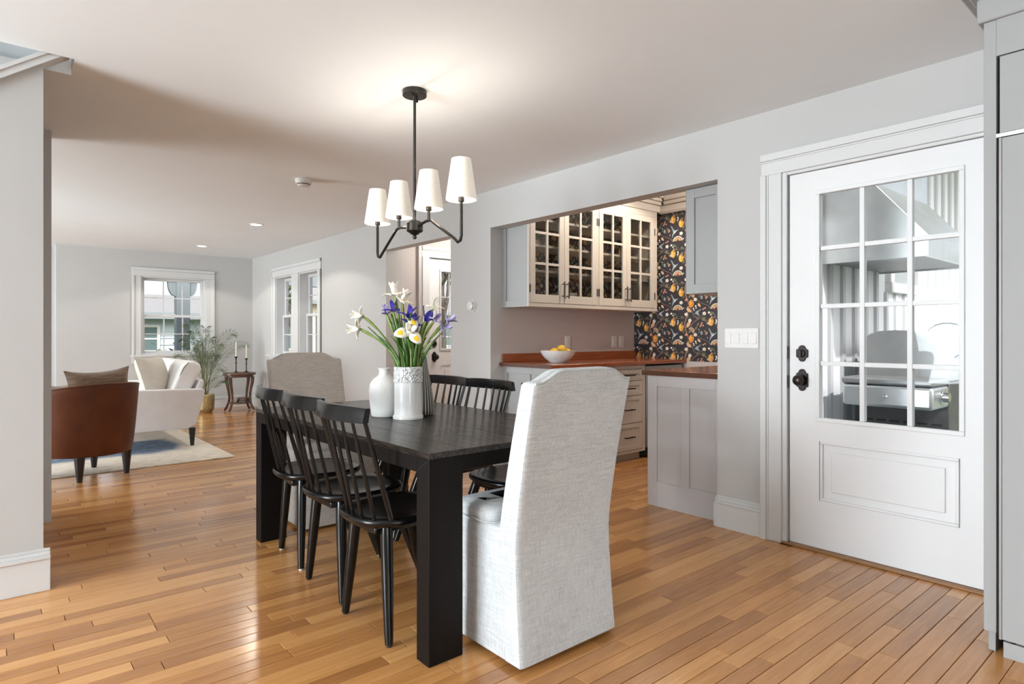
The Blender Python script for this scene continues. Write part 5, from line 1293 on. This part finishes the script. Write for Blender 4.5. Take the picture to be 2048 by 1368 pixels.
build(MB().box(4.66, 5.40, 1.22, 1.70, .04, .42), 'cart', M['steelwarm'], gr, world=True, bev=.01)
LP = [(1.73, .87)]+[(1.73-.02*math.sin(PI/2*k/4), 1.06+.13*math.sin(PI/2*k/4)) for k in range(5)][0:1]
LP = [(1.725, .87), (1.722, 1.06), (1.70, 1.125), (1.66, 1.165), (1.60, 1.185), (1.50, 1.192), (1.42, 1.188), (1.35, 1.165), (1.28, 1.115), (1.225, 1.04), (1.195, .95), (1.188, .87)]
ld = MB().prism(LP, 'X', 4.60, 5.47); lid = build(ld, 'lid', M['steel'], gr, world=True, bev=.008)
build(MB().prism([(1.455+(yv-1.455)*.985, .875+(z-.875)*.985) for yv, z in LP], 'X', 4.592, 4.602), 'lid_end_cap', M['steeldark'], gr, world=True)
hp = [(4.72, 1.20, 1.02), (4.72, 1.145, 1.06), (4.74, 1.135, 1.07), (5.33, 1.135, 1.07), (5.35, 1.145, 1.06), (5.35, 1.20, 1.02)]
build(MB().tube(hp, .012, 8), 'lid_handle', M['chrome'], lid, smooth=True, world=True)
build(MB().tube([(4.98, 1.33+.11*math.cos(PI*k/12)-.02, 1.165+.07*math.sin(PI*k/12)) for k in range(13)], .011, 8), 'top_handle', M['chrome'], lid, smooth=True, world=True)
sh = build(MB().box(4.295, 4.612, 1.20, 1.715, .705, .845), 'side_shelf', M['steel'], gr, world=True, bev=.02)
build(MB().box(4.292, 4.615, 1.197, 1.718, .847, .888), 'shelf_lid', M['steeldark'], gr, world=True, bev=.012)
build(lathe_d(MB(lambda u, d, z: (u, 1.20+d, z)), [(.038, 0), (.038, .01), (.030, .012), (.028, .045), (.001, .046)], 4.45, .78, -1, 20), 'knob', M['chrome'], sh, smooth=True, world=True)
build(lathe_d(MB(lambda u, d, z: (4.295+d, u, z)), [(.014, 0), (.013, .01), (.001, .012)], 1.455, .775, -1, 14), 'rivet', M['chrome'], sh, smooth=True, world=True)
sl = MB()
for k in range(3):
    for q in range(6): build(MB().box(4.618, 4.6195, 1.24+q*.08, 1.30+q*.08, .50+k*.04, .514+k*.04), 'vent_slot', M['gap'], gr, world=True)
for x in (4.72, 5.36):
    for yv in (1.25, 1.68): build(MB().lathe([(.03, -.05), (.035, -.02), (.03, .042)], 12, (x, yv, 0)), 'caster', M['plastic_dark'], gr, world=True)
